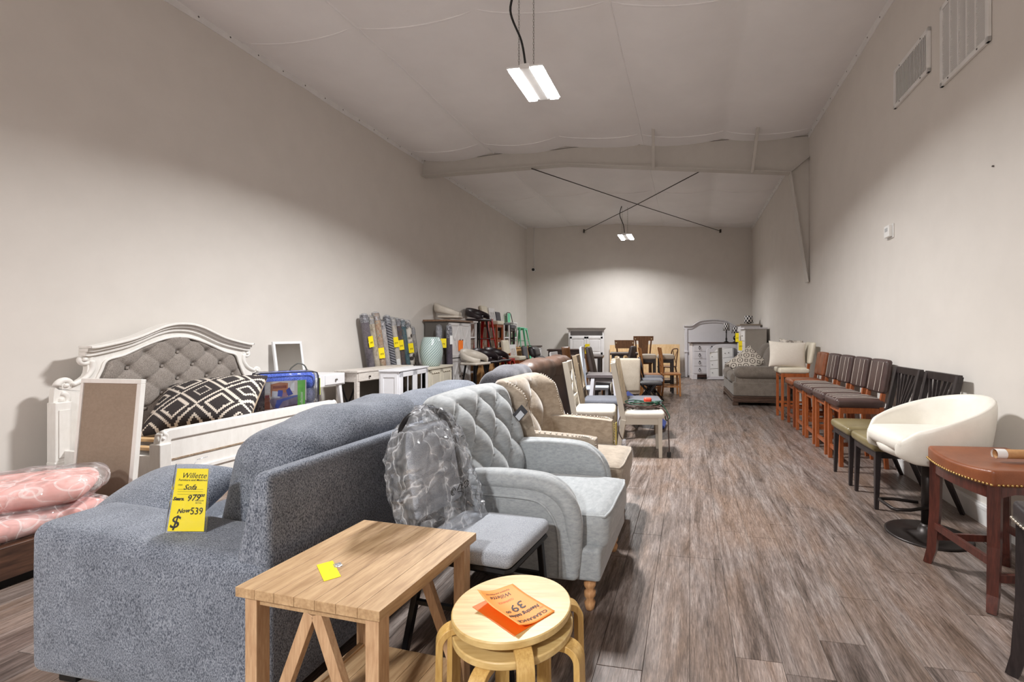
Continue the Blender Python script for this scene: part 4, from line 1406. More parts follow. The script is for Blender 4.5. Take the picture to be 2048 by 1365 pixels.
def panel_door(parent, x, y0, y1, z0, z1, mat, knob_y=None, glass=False, mullions=0, style=None, fr=.045):
    d = MB()
    for a in ((y0, y1, z0, z0 + fr), (y0, y1, z1 - fr, z1), (y0, y0 + fr, z0, z1), (y1 - fr, y1, z0, z1)):
        d.bx(x, x + .02, *a)
    d = d.build('door', mat, parent, bevel=.002)
    if glass:
        MB().bx(x + .006, x + .010, y0 + fr, y1 - fr, z0 + fr, z1 - fr).build('pane', glass_mat(), d)
        for k in range(mullions):
            yy = lerp(y0 + fr, y1 - fr, (k + 1) / (mullions + 1))
            MB().bx(x + .002, x + .018, yy - .007, yy + .007, z0 + fr, z1 - fr).build('mullion', mat, d)
    else:
        MB().bx(x, x + .010, y0 + fr, y1 - fr, z0 + fr, z1 - fr).build('panel', mat, d)
        if style == 'x':
            for s in (1, -1):
                MB().bar((x + .013, y0 + fr, z0 + fr if s > 0 else z1 - fr), (x + .013, y1 - fr, z1 - fr if s > 0 else z0 + fr), .03, .012, up=(1, 0, 0)).build('cross_brace', mat, d)
        if style == 'raised':
            MB().bx(x + .008, x + .017, y0 + fr + .03, y1 - fr - .03, z0 + fr + .03, z1 - fr - .03).build('raised_panel', mat, d, bevel=.006)
    if knob_y is not None:
        knob(d, x + .02, knob_y, (z0 + z1) / 2, .013)
    return d
def carcass(r, x0, x1, w, z0, z1, mat, top=None, over=.02, tt=.025, open_front=False):
    """box with a separate top; front is at +x"""
    m = MB()
    if open_front:
        t = .02
        MB().bx(x0, x1, -w / 2, -w / 2 + t, z0, z1).build('side_panel', mat, r)
        MB().bx(x0, x1, w / 2 - t, w / 2, z0, z1).build('side_panel', mat, r)
        MB().bx(x0, x0 + .01, -w / 2 + t, w / 2 - t, z0, z1).build('back_panel', mat, r)
        MB().bx(x0 + .01, x1, -w / 2 + t, w / 2 - t, z0, z0 + t).build('bottom_panel', mat, r)
    else:
        m.bx(x0, x1, -w / 2, w / 2, z0, z1)
        m.build('body', mat, r, bevel=.003)
    MB().bx(x0 - .0, x1 + over, -w / 2 - over, w / 2 + over, z1, z1 + tt).build('top', top or mat, r, bevel=.005)

# ---- vanity with a flip-up mirror
r = thing('vanity_desk', 'small white vanity desk with flip-up mirror and tapered legs', 'desk', (-3.70, 5.86, 0), ROT_L)
MB().bx(-.20, .20, -.50, .06, .63, .645).build('tray_floor', WHITE, r)
for a in ((-.20, .20, -.50, -.485), (-.20, .20, .045, .06)):
    MB().bx(a[0], a[1], a[2], a[3], .645, .775).build('tray_side', WHITE, r)
MB().bx(.185, .20, -.485, .045, .645, .775).build('tray_front', WHITE, r, bevel=.002)
MB().bx(-.20, -.185, -.485, .045, .645, .775).build('tray_back', WHITE, r)
b = MB().bx(-.20, .20, .06, .42, .63, .78).build('drawer_box', WHITE, r, bevel=.003)
drawer(r, .20, .075, .405, .645, .765, WHITE, 1, metal('knob_pewter', (120, 112, 104), .35))
for x in (-.16, .16):
    for y in (-.44, .36):
        s = 1 if y > 0 else -1
        MB().bar((x, y, .63), (x * 1.25, y + s * .06, 0), .05, .05, .025, .025).build('leg', WHITE, r, bevel=.008)
mr = MB()
f = .03
m = Matrix.Translation((-.13, -.10, .785)) @ Matrix.Rotation(-.14, 4, 'Y')
for a in ((-.21, .21, 0, f), (-.21, .21, .42 - f, .42), (-.21, -.21 + f, f, .42 - f), (.21 - f, .21, f, .42 - f)):
    mr.bx(-.012, .012, a[0], a[1], a[2], a[3])
mr.v = [tuple(m @ Vector(p)) for p in mr.v]
fm = mr.build('mirror_frame', WHITE, r, bevel=.002)
g = MB().bx(.004, .008, -.185, .185, .025, .395); g.v = [tuple(m @ Vector(p)) for p in g.v]; g.build('mirror_glass', mirror_mat(), fm)
g = MB().bx(-.011, .0, -.19, .19, .02, .40); g.v = [tuple(m @ Vector(p)) for p in g.v]; g.build('mirror_back', WHITE, fm)

# ---- long whitewashed console
r = thing('console_desk', 'long whitewashed wood console with shallow drawers and crossed metal braces', 'desk', (-3.31, 7.05, 0), ROT_L)
MB().bx(-.15, .21, -.78, .50, .772, .80).build('top', PALEOAK, r, bevel=.004)
MB().bx(-.14, .19, -.76, .48, .645, .772).build('body', PALEOAK, r, bevel=.003)
for k in range(3):
    drawer(r, .19, -.745 + k * .41, -.745 + k * .41 + .40, .655, .764, PALEOAK, 1)
for x in (-.115, .165):
    for y in (-.735, .455):
        MB().bx(x - .025, x + .025, y - .025, y + .025, 0, .645).build('leg', PALEOAK, r, bevel=.003)
for y in (-.735, .455):
    for s in (1, -1):
        MB().bar((-.09, y, .05 if s > 0 else .62), (.15, y, .62 if s > 0 else .05), .012, .02).build('cross_brace', BLKSTEEL, r)
MB().bx(-.13, -.115, -.71, .43, .12, .645).build('modesty_panel', paint('panel_taupe', (128, 122, 114), .7), r)

# ---- white cabinet with glass doors
r = thing('glass_cabinet', 'low white cabinet with two mullioned glass doors', 'cabinet', (-2.925, 6.85, 0), -.06)
carcass(r, -.09, .19, .90, .06, .775, WHITE2, None, .022, .025, True)
MB().bx(-.08, .17, -.42, .42, .42, .435).build('shelf', WHITE2, r)
for s, kn in ((-1, -.03), (1, .03)):
    y0, y1 = (-.435, -.004) if s < 0 else (.004, .435)
    panel_door(r, .19, y0, y1, .13, .765, WHITE2, kn, True, 1, fr=.065)
MB().bx(.19, .205, -.45, .45, .06, .125).build('plinth_rail', WHITE2, r)
# recessed side panel frame
for a in ((-.07, .17, .70, .765), (-.07, .17, .08, .15), (-.07, -.03, .15, .70), (.13, .17, .15, .70)):
    MB().bx(a[0], a[1], -.458, -.45, a[2], a[3]).build('side_frame', WHITE2, r)
dsh = paint('dish_white', (228, 230, 228), .25)
for k, (yy, zz) in enumerate(((-.28, .436), (-.10, .436), (.12, .436), (.30, .436))):
    o = tag(MB().lathe([(.03, 0), (.03, .005), (.075, .022), (.078, .026), (.07, .022), (.028, .008)], 20).build('plate', dsh, None, smooth=True),
            ['small white dish nearest the paneled side inside the glass cabinet', 'small white dish just left of the middle stile inside the glass cabinet', 'small white dish just right of the middle stile inside the glass cabinet', 'small white dish beside the carved cabinet end inside the glass cabinet'][k], 'dish', 'dishes in the glass cabinet')
    c, s_ = math.cos(-.06), math.sin(-.06)
    o.location = (-2.88 + c * .0 - s_ * yy, 6.85 + s_ * 0 + c * yy, zz)

# ---- cream carved cabinet with a ceramic garden stool on it
r = thing('carved_cabinet', 'cream painted cabinet with carved doors under the ceramic garden stool', 'cabinet', (-2.94, 8.02, 0), -.10)
carcass(r, -.24, .20, .86, .06, .715, CREAM, None, .03, .035)
for s in (-1, 1):
    y0, y1 = (-.42, -.004) if s < 0 else (.004, .42)
    d = panel_door(r, .20, y0, y1, .12, .70, CREAM, s * .05 if s < 0 else .05, style='raised')
    m = MB()
    for k in range(7):
        yy = lerp(y0 + .09, y1 - .09, k / 6)
        m.soft(.225, yy, .655 + .008 * (k % 2), .014, .026, .018, .006, n=1)
    m.build('carved_swag', CREAM, d, smooth=True, kind='stuff')
MB().bx(-.15, .15, -.438, -.43, .14, .66).build('side_panel', CREAM, r, bevel=.003)
for x in (-.2, .17):
    for y in (-.38, .38):
        MB().bx(x - .03, x + .03, y - .03, y + .03, 0, .06).build('foot', CREAM, r)
def scallop():
    t = NT('lattice_glaze')
    x, y, z = t.sep(t.obj())
    an = t.math('MULTIPLY', t.math('ARCTAN2', y, x), 26 / (2 * PI))
    zz = t.math('MULTIPLY', z, 34.0)
    a = t.math('ABSOLUTE', t.math('SINE', t.math('MULTIPLY', t.math('ADD', an, zz), PI)))
    b = t.math('ABSOLUTE', t.math('SINE', t.math('MULTIPLY', t.math('SUBTRACT', an, t.math('MULTIPLY', zz, .6)), PI)))
    m = t.math('MINIMUM', a, b)
    t.col(t.ramp(m, [(.20, lin(84, 108, 118)), (.42, lin(188, 207, 203)), (1, lin(206, 220, 214))]))
    t.set(Roughness=.12)
    t.bump(m, .25, .004)
    return t.m
o = thing('garden_stool', 'pale blue-green lattice ceramic garden stool standing on the cream cabinet', 'stool', (-2.90, 8.0, .75))
MB().lathe([(.125, 0), (.14, .01), (.165, .08), (.185, .17), (.192, .25), (.185, .33), (.165, .42), (.14, .485), (.132, .495), (.10, .50)], 48).build('body', scallop(), o, smooth=True)

# ---- rolled rugs in plastic, leaning on the wall
def rugmat(name, cols, mode, scale):
    t = NT('rug_' + name)
    v = t.obj()
    if mode == 'stripe':
        x, y, z = t.sep(v)
        an = t.math('ARCTAN2', y, x)
        f = t.math('FRACT', t.math('ADD', t.math('MULTIPLY', z, 22.0), t.math('MULTIPLY', an, .8)))
    elif mode == 'cell':
        vo = t.n('ShaderNodeTexVoronoi'); t.l(v, vo.inputs['Vector']); vo.inputs['Scale'].default_value = scale
        f = vo.outputs['Distance']
    else:
        f = t.noise(t.mapping(v, (1, 1, .5)), scale, 5, .75, .4)
    n = len(cols)
    if mode == 'stripe':
        col = t.ramp(f, [(0, lin(*cols[0])), (.5, lin(*cols[1]))], 'CONSTANT')
    else:
        col = t.ramp(f, [(.36 + .28 * i / max(1, n - 1), lin(*c)) for i, c in enumerate(cols)])
    n2 = t.noise(v, 160, 2)
    t.col(t.mix(.6, col, t.ramp(n2, [(.35, (.1,) * 3), (.65, (.9,) * 3)]), 'SOFT_LIGHT'))
    t.set(Roughness=.85)
    t.b.inputs['Coat Weight'].default_value = .6      # clear plastic sleeve over the pile
    t.b.inputs['Coat Roughness'].default_value = .12
    cb = t.n('ShaderNodeBump'); cb.inputs['Strength'].default_value = .7; cb.inputs['Distance'].default_value = .02
    t.l(t.noise(t.mapping(v, (1, 1, .35)), 22, 4, .6, 1.0), cb.inputs['Height']); t.l(cb.outputs[0], t.b.inputs['Coat Normal'])
    return t.m
RUGS = [
    ('plum', [(72, 66, 74), (98, 92, 98), (84, 78, 86)], 'noise', 3, 'plum-grey rolled rug with pale chevrons, first of the leaning rugs'),
    ('sand', [(132, 122, 106), (178, 168, 152), (150, 140, 124)], 'noise', 14, 'sand beige mottled rolled rug leaning on the wall'),
    ('persian', [(92, 108, 120), (176, 158, 132), (140, 102, 84), (190, 178, 156)], 'noise', 26, 'multicoloured speckled rolled rug leaning on the wall'),
    ('silver', [(150, 144, 144), (186, 182, 182)], 'noise', 18, 'silver-grey rolled rug leaning on the wall'),
    ('stripe', [(52, 52, 60), (132, 132, 140)], 'stripe', 10, 'charcoal rolled rug with diagonal stripes leaning on the wall'),
    ('stone', [(150, 142, 134), (188, 182, 174), (128, 120, 112)], 'noise', 12, 'pale stone grey rolled rug with a label sheet on the wall'),
    ('night', [(40, 44, 58), (92, 74, 62), (60, 62, 80), (120, 108, 96)], 'noise', 20, 'navy and rust patterned rolled rug leaning on the wall'),
    ('teal', [(38, 62, 74), (74, 100, 108), (110, 92, 76)], 'noise', 9, 'dark teal rolled rug leaning on the wall'),
    ('blot', [(58, 50, 48), (196, 188, 178), (206, 200, 192)], 'cell', 11, 'cream rolled rug with dark blotches leaning on the wall'),
    ('ash', [(118, 114, 112), (160, 156, 154)], 'noise', 30, 'short ash-grey rolled rug tilted hard to one side'),
]
GR = 'rolled rugs leaning on the left wall'
PLW = paint('label_white', (226, 226, 226), .4)
def rug(i, y, rad, h, lean, mat, label, group=None, off=.0):
    x = XL(y) + rad + .075 + off
    r = thing('rolled_rug', label, 'rug', (x, y, .012), 0, group)
    lx = -.34 / h if off < .2 else -.05
    r.rotation_euler = (-lean / h * .0, 0, 0)
    # tilt: top goes to the wall (-x) and back along the wall toward the camera (-y)
    d = Vector((-.06, -lean, math.sqrt(max(.1, h * h - .0036 - lean * lean)))).normalized()
    q = Vector((0, 0, 1)).rotation_difference(d)
    r.rotation_euler = q.to_euler()
    n = 20
    prof = [(rad * .95, 0), (rad, .02), (rad, h * .5), (rad * 1.02, h * .75), (rad * .99, h - .02), (rad * .9, h)]
    b = MB().lathe(prof, n).build('roll', mat, r, smooth=True)
    sp = []
    for k in range(60):
        a = k / 59 * 4 * PI
        rr = rad * (.15 + .8 * k / 59)
        sp.append((rr * math.cos(a), rr * math.sin(a), h + .003))
    MB().tube(sp, .004, 4).build('rolled_edge', mat, b)
    MB().lathe([(rad * .5, h), (rad * 1.03, h - .10), (rad * 1.04, h - .04), (rad * .9, h + .02), (rad * .3, h + .035)], 14).build('plastic_end', film('rug_film', .18, rough=.12, cr=24), b)
    return r
ys = [7.06 + .131 * q for q in range(10)]
tg = {0: (.9, -.5), 4: (.0, 0), 5: (.2, 0), 6: (.2, 0), 8: (0, 0)}
for i, (nm, cols, mode, scl, lab) in enumerate(RUGS):
    mat = rugmat(nm, cols, mode, scl)
    h = [1.60, 1.58, 1.64, 1.50, 1.60, 1.57, 1.56, 1.55, 1.54, 1.42][i]
    rr = rug(i, ys[i] + .30, [.059, .057, .060, .054, .058, .058, .057, .054, .059, .055][i], h, .205 * h, mat, lab, GR)
    if i == 0:
        for (z0, s) in ((.52, 1), (.62, -1), (1.18, 1)):
            m = MB()
            m.bar((.060 * math.cos(-.9), .060 * math.sin(-.9), z0), (.062 * math.cos(-.1), .062 * math.sin(-.1), z0 + .09 * s), .012, .03, up=(1, -.5, 0))
            m.build('chevron', PLW, rr)
    if i in (0, 2, 5, 6, 8):
        a = -.95 if i != 0 else -.4
        z = h - [.40, 0, .62, 0, 0, .38, .42, 0, .46][i]
        R_ = .078
        o = MB().box(0, 0, 0, .004, .085, .17).build('price_card', YEL, rr)
        o.location = (.078 * math.cos(a), .078 * math.sin(a), z); o.rotation_euler = (0, 0, a)
        text_mesh('99', .05, INK, o, (.0035, 0, -.02), (PI / 2, 0, PI / 2), shear=.2, name='handwriting')
    if i == 5:
        o = MB().box(0, 0, 0, .003, .06, .22).build('label_sheet', PLW, rr)
        o.location = (.064 * math.cos(-.9), .064 * math.sin(-.9), h - .78); o.rotation_euler = (0, 0, -.9)
for k, (y, x, lab) in enumerate(((8.57, -2.95, 'thin silver-banded rolled rug standing beyond the garden stool'), (8.56, -2.76, 'thin plum rolled rug with a dotted foot beyond the garden stool'))):
    r = thing('rolled_rug', lab, 'rug', (x, y, .012), 0, 'thin rugs behind the garden stool')
    d = Vector((-.02, .02, 1)).normalized()
    r.rotation_euler = Vector((0, 0, 1)).rotation_difference(d).to_euler()
    MB().lathe([(.05, 0), (.055, .02), (.055, 1.40), (.045, 1.43)], 16).build('roll', rugmat(['silv2', 'plum2'][k], [[(110, 108, 112), (170, 168, 172)], [(52, 46, 58), (84, 76, 88)]][k], 'noise', 16), r, smooth=True)
    MB().lathe([(.057, 1.22), (.060, 1.36), (.05, 1.45), (.02, 1.47)], 12).build('plastic_end', film('rug_film', .18), r)
    if k == 0:
        o = MB().box(.10, -.06, 1.12, .10, .004, .17, rz=.4).build('price_card', YEL, r)
        text_mesh('79', .05, INK, o, (.10, -.064, 1.10), (PI / 2, 0, .4), shear=.2, name='handwriting')
    else:
        MB().box(.055, -.05, 1.18, .05, .004, .16, rz=.5).build('label_sheet', PLW, r)

# ---- tall barn-door cabinet and white shelf tower
FARM = paint('farm_white', (222, 220, 220), .5, .04)
SIDEG = paint('side_slate', (92, 88, 84), .6)
OAKTOP = wood('brown_top', (104, 78, 60), (140, 110, 88), .5, 4, 'y')
r = thing('barn_cabinet', 'tall slate-sided cabinet with white crossed barn doors and brown top', 'cabinet', (-2.97, 9.17, 0), ROT_L)
MB().bx(-.26, .22, -.44, .44, .10, 1.54).build('body', SIDEG, r, bevel=.003)
MB().bx(-.28, .27, -.48, .48, 1.54, 1.575).build('top', OAKTOP, r, bevel=.004)
panel_door(r, .22, -.43, -.01, .85, 1.52, FARM, -.05, style='x', fr=.055)
panel_door(r, .22, .01, .43, .85, 1.52, FARM, .05, style='x', fr=.055)
panel_door(r, .22, -.43, -.01, .14, .83, FARM, -.05, style='x', fr=.055)
panel_door(r, .22, .01, .43, .14, .83, FARM, .05, style='x', fr=.055)
for x in (-.2, .2):
    for y in (-.40, .40):
        MB().bx(x - .03, x + .03, y - .03, y + .03, 0, .10).build('foot', SIDEG, r)
for k, (y, z, c) in enumerate(((-.50, 1.13, -.2), (-.08, 1.08, .0))):
    o = thing('price_tag', ['orange price tag hanging at the corner of the barn cabinet', 'orange price tag hanging on the barn cabinet door'][k], 'price tag')
    v = Matrix.Rotation(ROT_L, 3, 'Z') @ Vector((.285, y, 0))
    o.location = (-2.97 + v.x, 9.17 + v.y, z); o.rotation_euler = (0, 0, ROT_L + c - .5)
    MB().box(0, 0, 0, .003, .10, .20).build('card', paint('tag_orange', (246, 128, 44), .6), o)
    MB().tube([(0, 0, .10), (-.01, 0, .15)], .0015, 4).build('string', INK, o)
r = thing('shelf_tower', 'narrow white open shelf tower next to the barn cabinet', 'shelf', (-2.84, 9.89, 0), ROT_L)
for y in (-.14, .14):
    for x in (-.14, .14):
        MB().bx(x - .018, x + .018, y - .018, y + .018, 0, 1.55).build('post', FARM, r)
for z in (.10, .48, .86, 1.22):
    MB().bx(-.15, .15, -.15, .15, z, z + .03).build('shelf', FARM, r)
MB().bx(-.18, .18, -.18, .18, 1.55, 1.58).build('top', FARM, r, bevel=.004)
# ================================================================ seats along the right wall
CHERRY = wood('cherry', (132, 66, 30), (168, 92, 48), .35, 5, 'z', 9, .2)
OXBLOOD = wood('oxblood', (60, 26, 20), (92, 44, 34), .32, 5, 'z', 9, .3)
ESPR = wood('espresso', (30, 24, 26), (50, 42, 42), .4, 5, 'z', 9)
DKLEA = leather('plum_brown_leather', (58, 42, 40), (82, 62, 58), .4)
COGNAC = leather('cognac_leather', (112, 60, 34), (146, 86, 54), .38)
OLIVE = leather('olive_leather', (110, 98, 66), (136, 124, 90), .33)
CREAML = leather('cream_leather', (202, 194, 174), (222, 215, 198), .4)
WHITEL = leather('white_leather', (224, 220, 210), (236, 232, 223), .38, .12)
STITCH = paint('stitch_thread', (206, 196, 186), .8)
def bar_chair(label, y, mat, wmat, sh=.655, w=.40, stripes=0, group=None, pair=0, back_top=1.04, x_off=.0, d=.42):
    """counter chair facing the room, back to the right wall"""
    xc = XR(y) - .32 - x_off
    r = thing('counter_chair', label, 'chair', (xc, y, 0), ROT_R, group)
    W2 = w / 2
    # seat: padded with a waterfall front
    st = MB().soft(.02, 0, sh - .035, d + .02, w, .085, .03, (.006, .004, .012), 5).build('seat', mat, r, smooth=True)
    # back pad
    def bk(x, y_, z): return (x - .16 * (z - .70), y_, z)
    bp = MB().soft(-.185, 0, back_top - .16, .06, w - .01, .32, .025, (.008, .004, .006), 5, bk).build('backrest', mat, r, smooth=True)
    if stripes:
        for k in range(stripes):
            yy = lerp(-W2 + .05, W2 - .05, k / (stripes - 1))
            pts = [(lerp(.225, -.17, q / 10), yy, sh + .0115 + .010 * (1 - (2 * q / 10 - 1) ** 2) * .9) for q in range(11)]
            pts = [(.236, yy, sh - .055), (.234, yy, sh - .01)] + pts
            MB().tube(pts, .0022, 4).build('stitching', STITCH, st)
        for yy in (-W2 + .07, .03, W2 - .05):
            MB().tube([bk(-.148, yy, z) for z in (back_top - .30, back_top - .16, back_top - .02)], .0024, 4).build('stitching', STITCH, bp)
    if pair:
        MB().tube([bk(-.1485, 0, z) for z in (back_top - .31, back_top - .16, back_top - .01)], .003, 4).build('centre_seam', mat, bp)
    t = .038
    zs = sh - .078
    for s in (-1, 1):
        MB().bx(.17, .17 + t, s * (W2 - .005) - (t if s > 0 else 0), s * (W2 - .005) + (0 if s > 0 else t), 0, zs).build('leg', wmat, r, bevel=.003)
        y0 = s * (W2 - .005) - s * t / 2
        MB().bar((-.185, y0, back_top - .32), (-.165, y0, sh - .06), t, t).build('back_post', wmat, r, bevel=.003)
        MB().bar((-.165, y0, sh - .06), (-.215, y0, 0), t, t).build('leg', wmat, r, bevel=.003)
        MB().bx(-.17, .18, y0 - .011, y0 + .011, zs - .055, zs).build('apron', wmat, r)
        MB().bx(-.19, .18, y0 - .010, y0 + .010, .20, .235).build('stretcher', wmat, r)
    MB().bx(.175, .197, -W2 + .03, W2 - .03, zs - .055, zs).build('apron', wmat, r)
    MB().bx(.177, .197, -W2 + .03, W2 - .03, .11, .15).build('foot_rail', wmat, r)
    MB().bx(-.205, -.185, -W2 + .03, W2 - .03, .25, .285).build('stretcher', wmat, r)
    return r
G = 'striped counter chairs along the right wall'
names = ['striped brown leather counter chair standing next to the dark slat-back chairs', 'second striped brown leather counter chair from the dark slat-back chairs',
         'third striped brown leather counter chair from the dark slat-back chairs', 'striped brown leather counter chair standing next to the cognac leather chair']
for k in range(4):
    bar_chair(names[k], 4.66 + .475 * k, DKLEA, CHERRY, stripes=4, group=G)
bar_chair('cognac leather counter chair between the striped chairs and the cream chair', 6.62, COGNAC, wood('cherry_dark', (104, 50, 26), (140, 72, 38), .35, 5, 'z', 9, .2), pair=1, w=.42)
bar_chair('cream leather bar chair with cherry legs holding a cream pillow', 7.20, CREAML, CHERRY, sh=.78, back_top=1.17, w=.44, x_off=.05)
p = tag(MB().pillow(.56, .40, .15, 16, .07).build('cream_pillow', fabric('cream_cloth', (206, 198, 186), (222, 215, 204), 200, .9, .25, .06), None, smooth=True, weld=True), 'plain cream pillow propped on the cream bar chair seat', 'pillow')
p.location = (2.86, 7.10, .985); p.rotation_euler = (1.42, .05, -.08)
p = tag(MB().pillow(.40, .40, .12, 14, .07).build('floral_pillow', rugmat('floral', [(214, 206, 196), (206, 198, 188), (110, 100, 92), (216, 208, 198)], 'noise', 9), None, smooth=True, weld=True), 'small floral pillow peeking out behind the cream pillow', 'pillow')
p.location = (2.98, 7.24, 1.02); p.rotation_euler = (1.35, .1, .1)

# ---- dark chairs with slatted V backs and olive seats
def vback(label, y):
    r = thing('slat_back_chair', label, 'chair', (XR(y) - .39, y, 0), ROT_R, 'dark slat-back chairs by the right wall')
    w = .47
    st = MB().soft(.03, 0, .462, .46, w, .07, .028, (.004, .004, .016), 6, lambda x, y_, z: (x, y_ * (1 - .12 * max(0, -(x - .03) / .23)), z)).build('seat', OLIVE, r, smooth=True)
    lp = [(.25, -.225), (.25, .225), (-.19, .20), (-.19, -.20)]
    MB().tube([(x, y_, .445) for x, y_ in lp], .005, 6, closed=True).build('piping', OLIVE, st, smooth=True)
    MB().bx(-.18, .235, -.205, .205, .375, .432).build('apron', ESPR, r, bevel=.003)
    for s in (-1, 1):
        MB().bar((.215, s * .20, .43), (.225, s * .205, 0), .042, .042, .026, .026).build('leg', ESPR, r, bevel=.003)
        pts = [(-.20, s * .205, .44), (-.25, s * .205, .22), (-.34, s * .205, 0)]
        MB().tube(pts, [.024, .022, .017], 4).build('leg', ESPR, r)
        MB().bar((-.195, s * .21, .42), (-.315, s * .215, .985), .036, .042).build('back_post', ESPR, r, bevel=.004)
    MB().bar((-.312, -.235, .965), (-.312, .235, .965), .03, .06).build('top_rail', ESPR, r, bevel=.004)
    MB().bar((-.215, -.20, .52), (-.215, .20, .52), .022, .04).build('lower_rail', ESPR, r, bevel=.003)
    def sl(y0, y1): MB().bar((-.22, y0, .53), (-.308, y1, .94), .016, .02, up=(1, 0, 0)).build('slat', ESPR, r)
    for y0, y1 in ((-.02, -.17), (.0, -.10), (.02, -.04), (-.02, .04), (0, .10), (.02, .17)):
        sl(y0, y1)
    return r
vback('dark slat-back chair with olive seat standing next to the striped chairs', 4.12)
vback('dark slat-back chair with olive seat partly under the white barrel stool', 3.58)

# ---- white barrel stool on a swivel base
def barrel():
    r = thing('swivel_stool', 'white leather barrel swivel stool on a dark pedestal with round base', 'stool', (2.10, 2.98, 0), PI - .10)
    SB = metal('bronze_steel', (44, 38, 36), .4, .5)
    MB().lathe([(.238, 0), (.24, .006), (.225, .012), (.06, .022), (.045, .06), (.036, .075)], 48).build('base', SB, r, smooth=True)
    MB().lathe([(.036, .06), (.036, .53)], 20).build('pedestal', SB, r, smooth=True)
    fr = [(.03, .05, .19), (.16, .10, .19), (.24, .10, .19), (.255, .08, .19), (.255, -.08, .19), (.24, -.10, .19), (.16, -.10, .19), (.03, -.05, .19)]
    MB().tube(fr, .011, 8).build('footrest', SB, r, smooth=True)
    MB().soft(.03, 0, .615, .50, .46, .11, .05, (.01, 0, .012), 6).build('seat', WHITEL, r, smooth=True)
    # barrel shell: a wall that wraps the seat and rises to the back
    rows = []
    N = 56
    for i in range(N + 1):
        a = lerp(-PI * .80, PI * .80, i / N)           # 0 = straight back
        c = math.cos(a)
        R1x, R1y = .345, .315
        t = (1 + math.cos(a * 1.12)) / 2
        zt = lerp(.660, .905, t ** .75)
        zb = .50
        flare = .075 * t
        ring = []
        th = .040
        prof = [(1.0 - .16, zb), (1.0 - .05, zb + .01), (1.0, zb + .06), (1.0 + flare * 1.2, lerp(zb, zt, .6)), (1 + flare * 1.6, zt - .02), (1 + flare * 1.6 - .05, zt), (1 + flare * 1.6 - .13, zt - .015), (1 - .15 + flare, lerp(zb, zt, .55)), (1 - .17, zb + .09), (1 - .18, zb + .02)]
        e = min(1, min(i, N - i) / 4)
        for q, z in prof:
            qq = lerp(.92, q, .35 + .65 * e)
            zz = lerp(zb + .07, z, .45 + .55 * e)
            ring.append((-R1x * qq * math.cos(a) + .03, R1y * qq * math.sin(a), zz))
        rows.append(ring)
    m = MB().grid(rows, wrap_u=True)
    k = len(rows[0])
    m.f.append(tuple(range(k - 1, -1, -1))); m.f.append(tuple(N * k + q for q in range(k)))
    m.build('barrel_back', WHITEL, r, smooth=True, subd=1)
    MB().lathe([(.05, .495), (.20, .50), (.27, .53), (.285, .565), (.27, .60), (.1, .61)], 40).build('seat_pan', WHITEL, r, smooth=True)
barrel()

# ---- saddle stools with nailheads
GOLD = metal('brass_nail', (206, 170, 110), .25)
def saddle(label, x, y, rz, lea, wd, nail):
    r = thing('saddle_stool', label, 'stool', (x, y, 0), rz)
    sh = .66
    W2, D2 = .25, .205
    def wp(a, b, z):
        bow = .035 * (1 - (b / W2) ** 2) * (1 if a > 0 else -1) * abs(a / D2)
        return (a + bow, b, z - .018 * (1 - (b / W2) ** 2) * (1 if z > sh - .06 else .4))
    MB().soft(0, 0, sh - .04, 2 * D2, 2 * W2, .08, .016, (0, 0, .002), 8, wp).build('seat', lea, r, smooth=True)
    m = MB()
    for k in range(27):
        b = lerp(-W2 + .005, W2 - .005, k / 26)
        for s in (1, -1):
            a, bb, z = wp(s * (D2 + .001), b, sh - .068)
            m.soft(a, bb, z, .012, .012, .012, .0055, n=1)
    for k in range(1, 21):
        a = lerp(-D2 + .005, D2 - .005, k / 21)
        for s in (1, -1):
            m.soft(a, s * (W2 + .001), sh - .068, .012, .012, .012, .0055, n=1)
    m.build('nailhead_trim', nail, r, smooth=True, kind='stuff')
    for s in (1, -1):
        MB().prism([(-.19, sh - .075), (.19, sh - .075), (.19, sh - .14), (.10, sh - .115), (-.10, sh - .115), (-.19, sh - .14)], 'xz', s * .225 - .011, s * .225 + .011).build('apron', wd, r)
        ou = [(b, sh - .075 + .0) for b in (-.23, 0, .23)]
        o = MB().strip([(s * (.18 + .030 * (1 - (b / .23) ** 2)) + .011, b) for b in [lerp(-.22, .22, q / 10) for q in range(11)]],
                       [(s * (.18 + .030 * (1 - (b / .23) ** 2)) - .011, b) for b in [lerp(-.22, .22, q / 10) for q in range(11)]], 'xy', sh - .14, sh - .072).build('apron', wd, r)
        for q in (1, -1):
            MB().tube([(s * .175, q * .22, sh - .07), (s * .178, q * .222, .3), (s * .19, q * .232, .08), (s * .205, q * .245, 0)], [.036, .034, .031, .027], 4).build('leg', wd, r)
        MB().bar((s * .185, -.22, .22), (s * .185, .22, .22), .02, .038).build('stretcher', wd, r, bevel=.002)
        MB().bar((-.18, s * .225, .155), (.18, s * .225, .155), .02, .038).build('stretcher', wd, r, bevel=.002)
    return r
saddle('cognac leather saddle stool with brass nailheads and oxblood legs', 2.03, 2.36, PI - .10, COGNAC, OXBLOOD, GOLD)
saddle('dark leather saddle stool with pale nailheads cut off at the frame edge', 1.72, 1.48, PI - .16, leather('black_leather', (34, 30, 32), (52, 46, 48), .4), ESPR, NAIL)
r = thing('paper_roll', 'rolled brown kraft paper sheet lying on the cognac saddle stool', 'paper', (2.16, 2.32, .655), -.10)
m = MB()
pts = []
for k in range(40):
    a = k / 39 * 2.6 * 2 * PI
    rr = .026 - .0055 * k / 39 * 2
    pts.append((rr * math.cos(a - .8), rr * math.sin(a - .8) + .028))
rows = [[(x, a, b) for a, b in pts] for x in (-.17, -.05, .06, .16)]
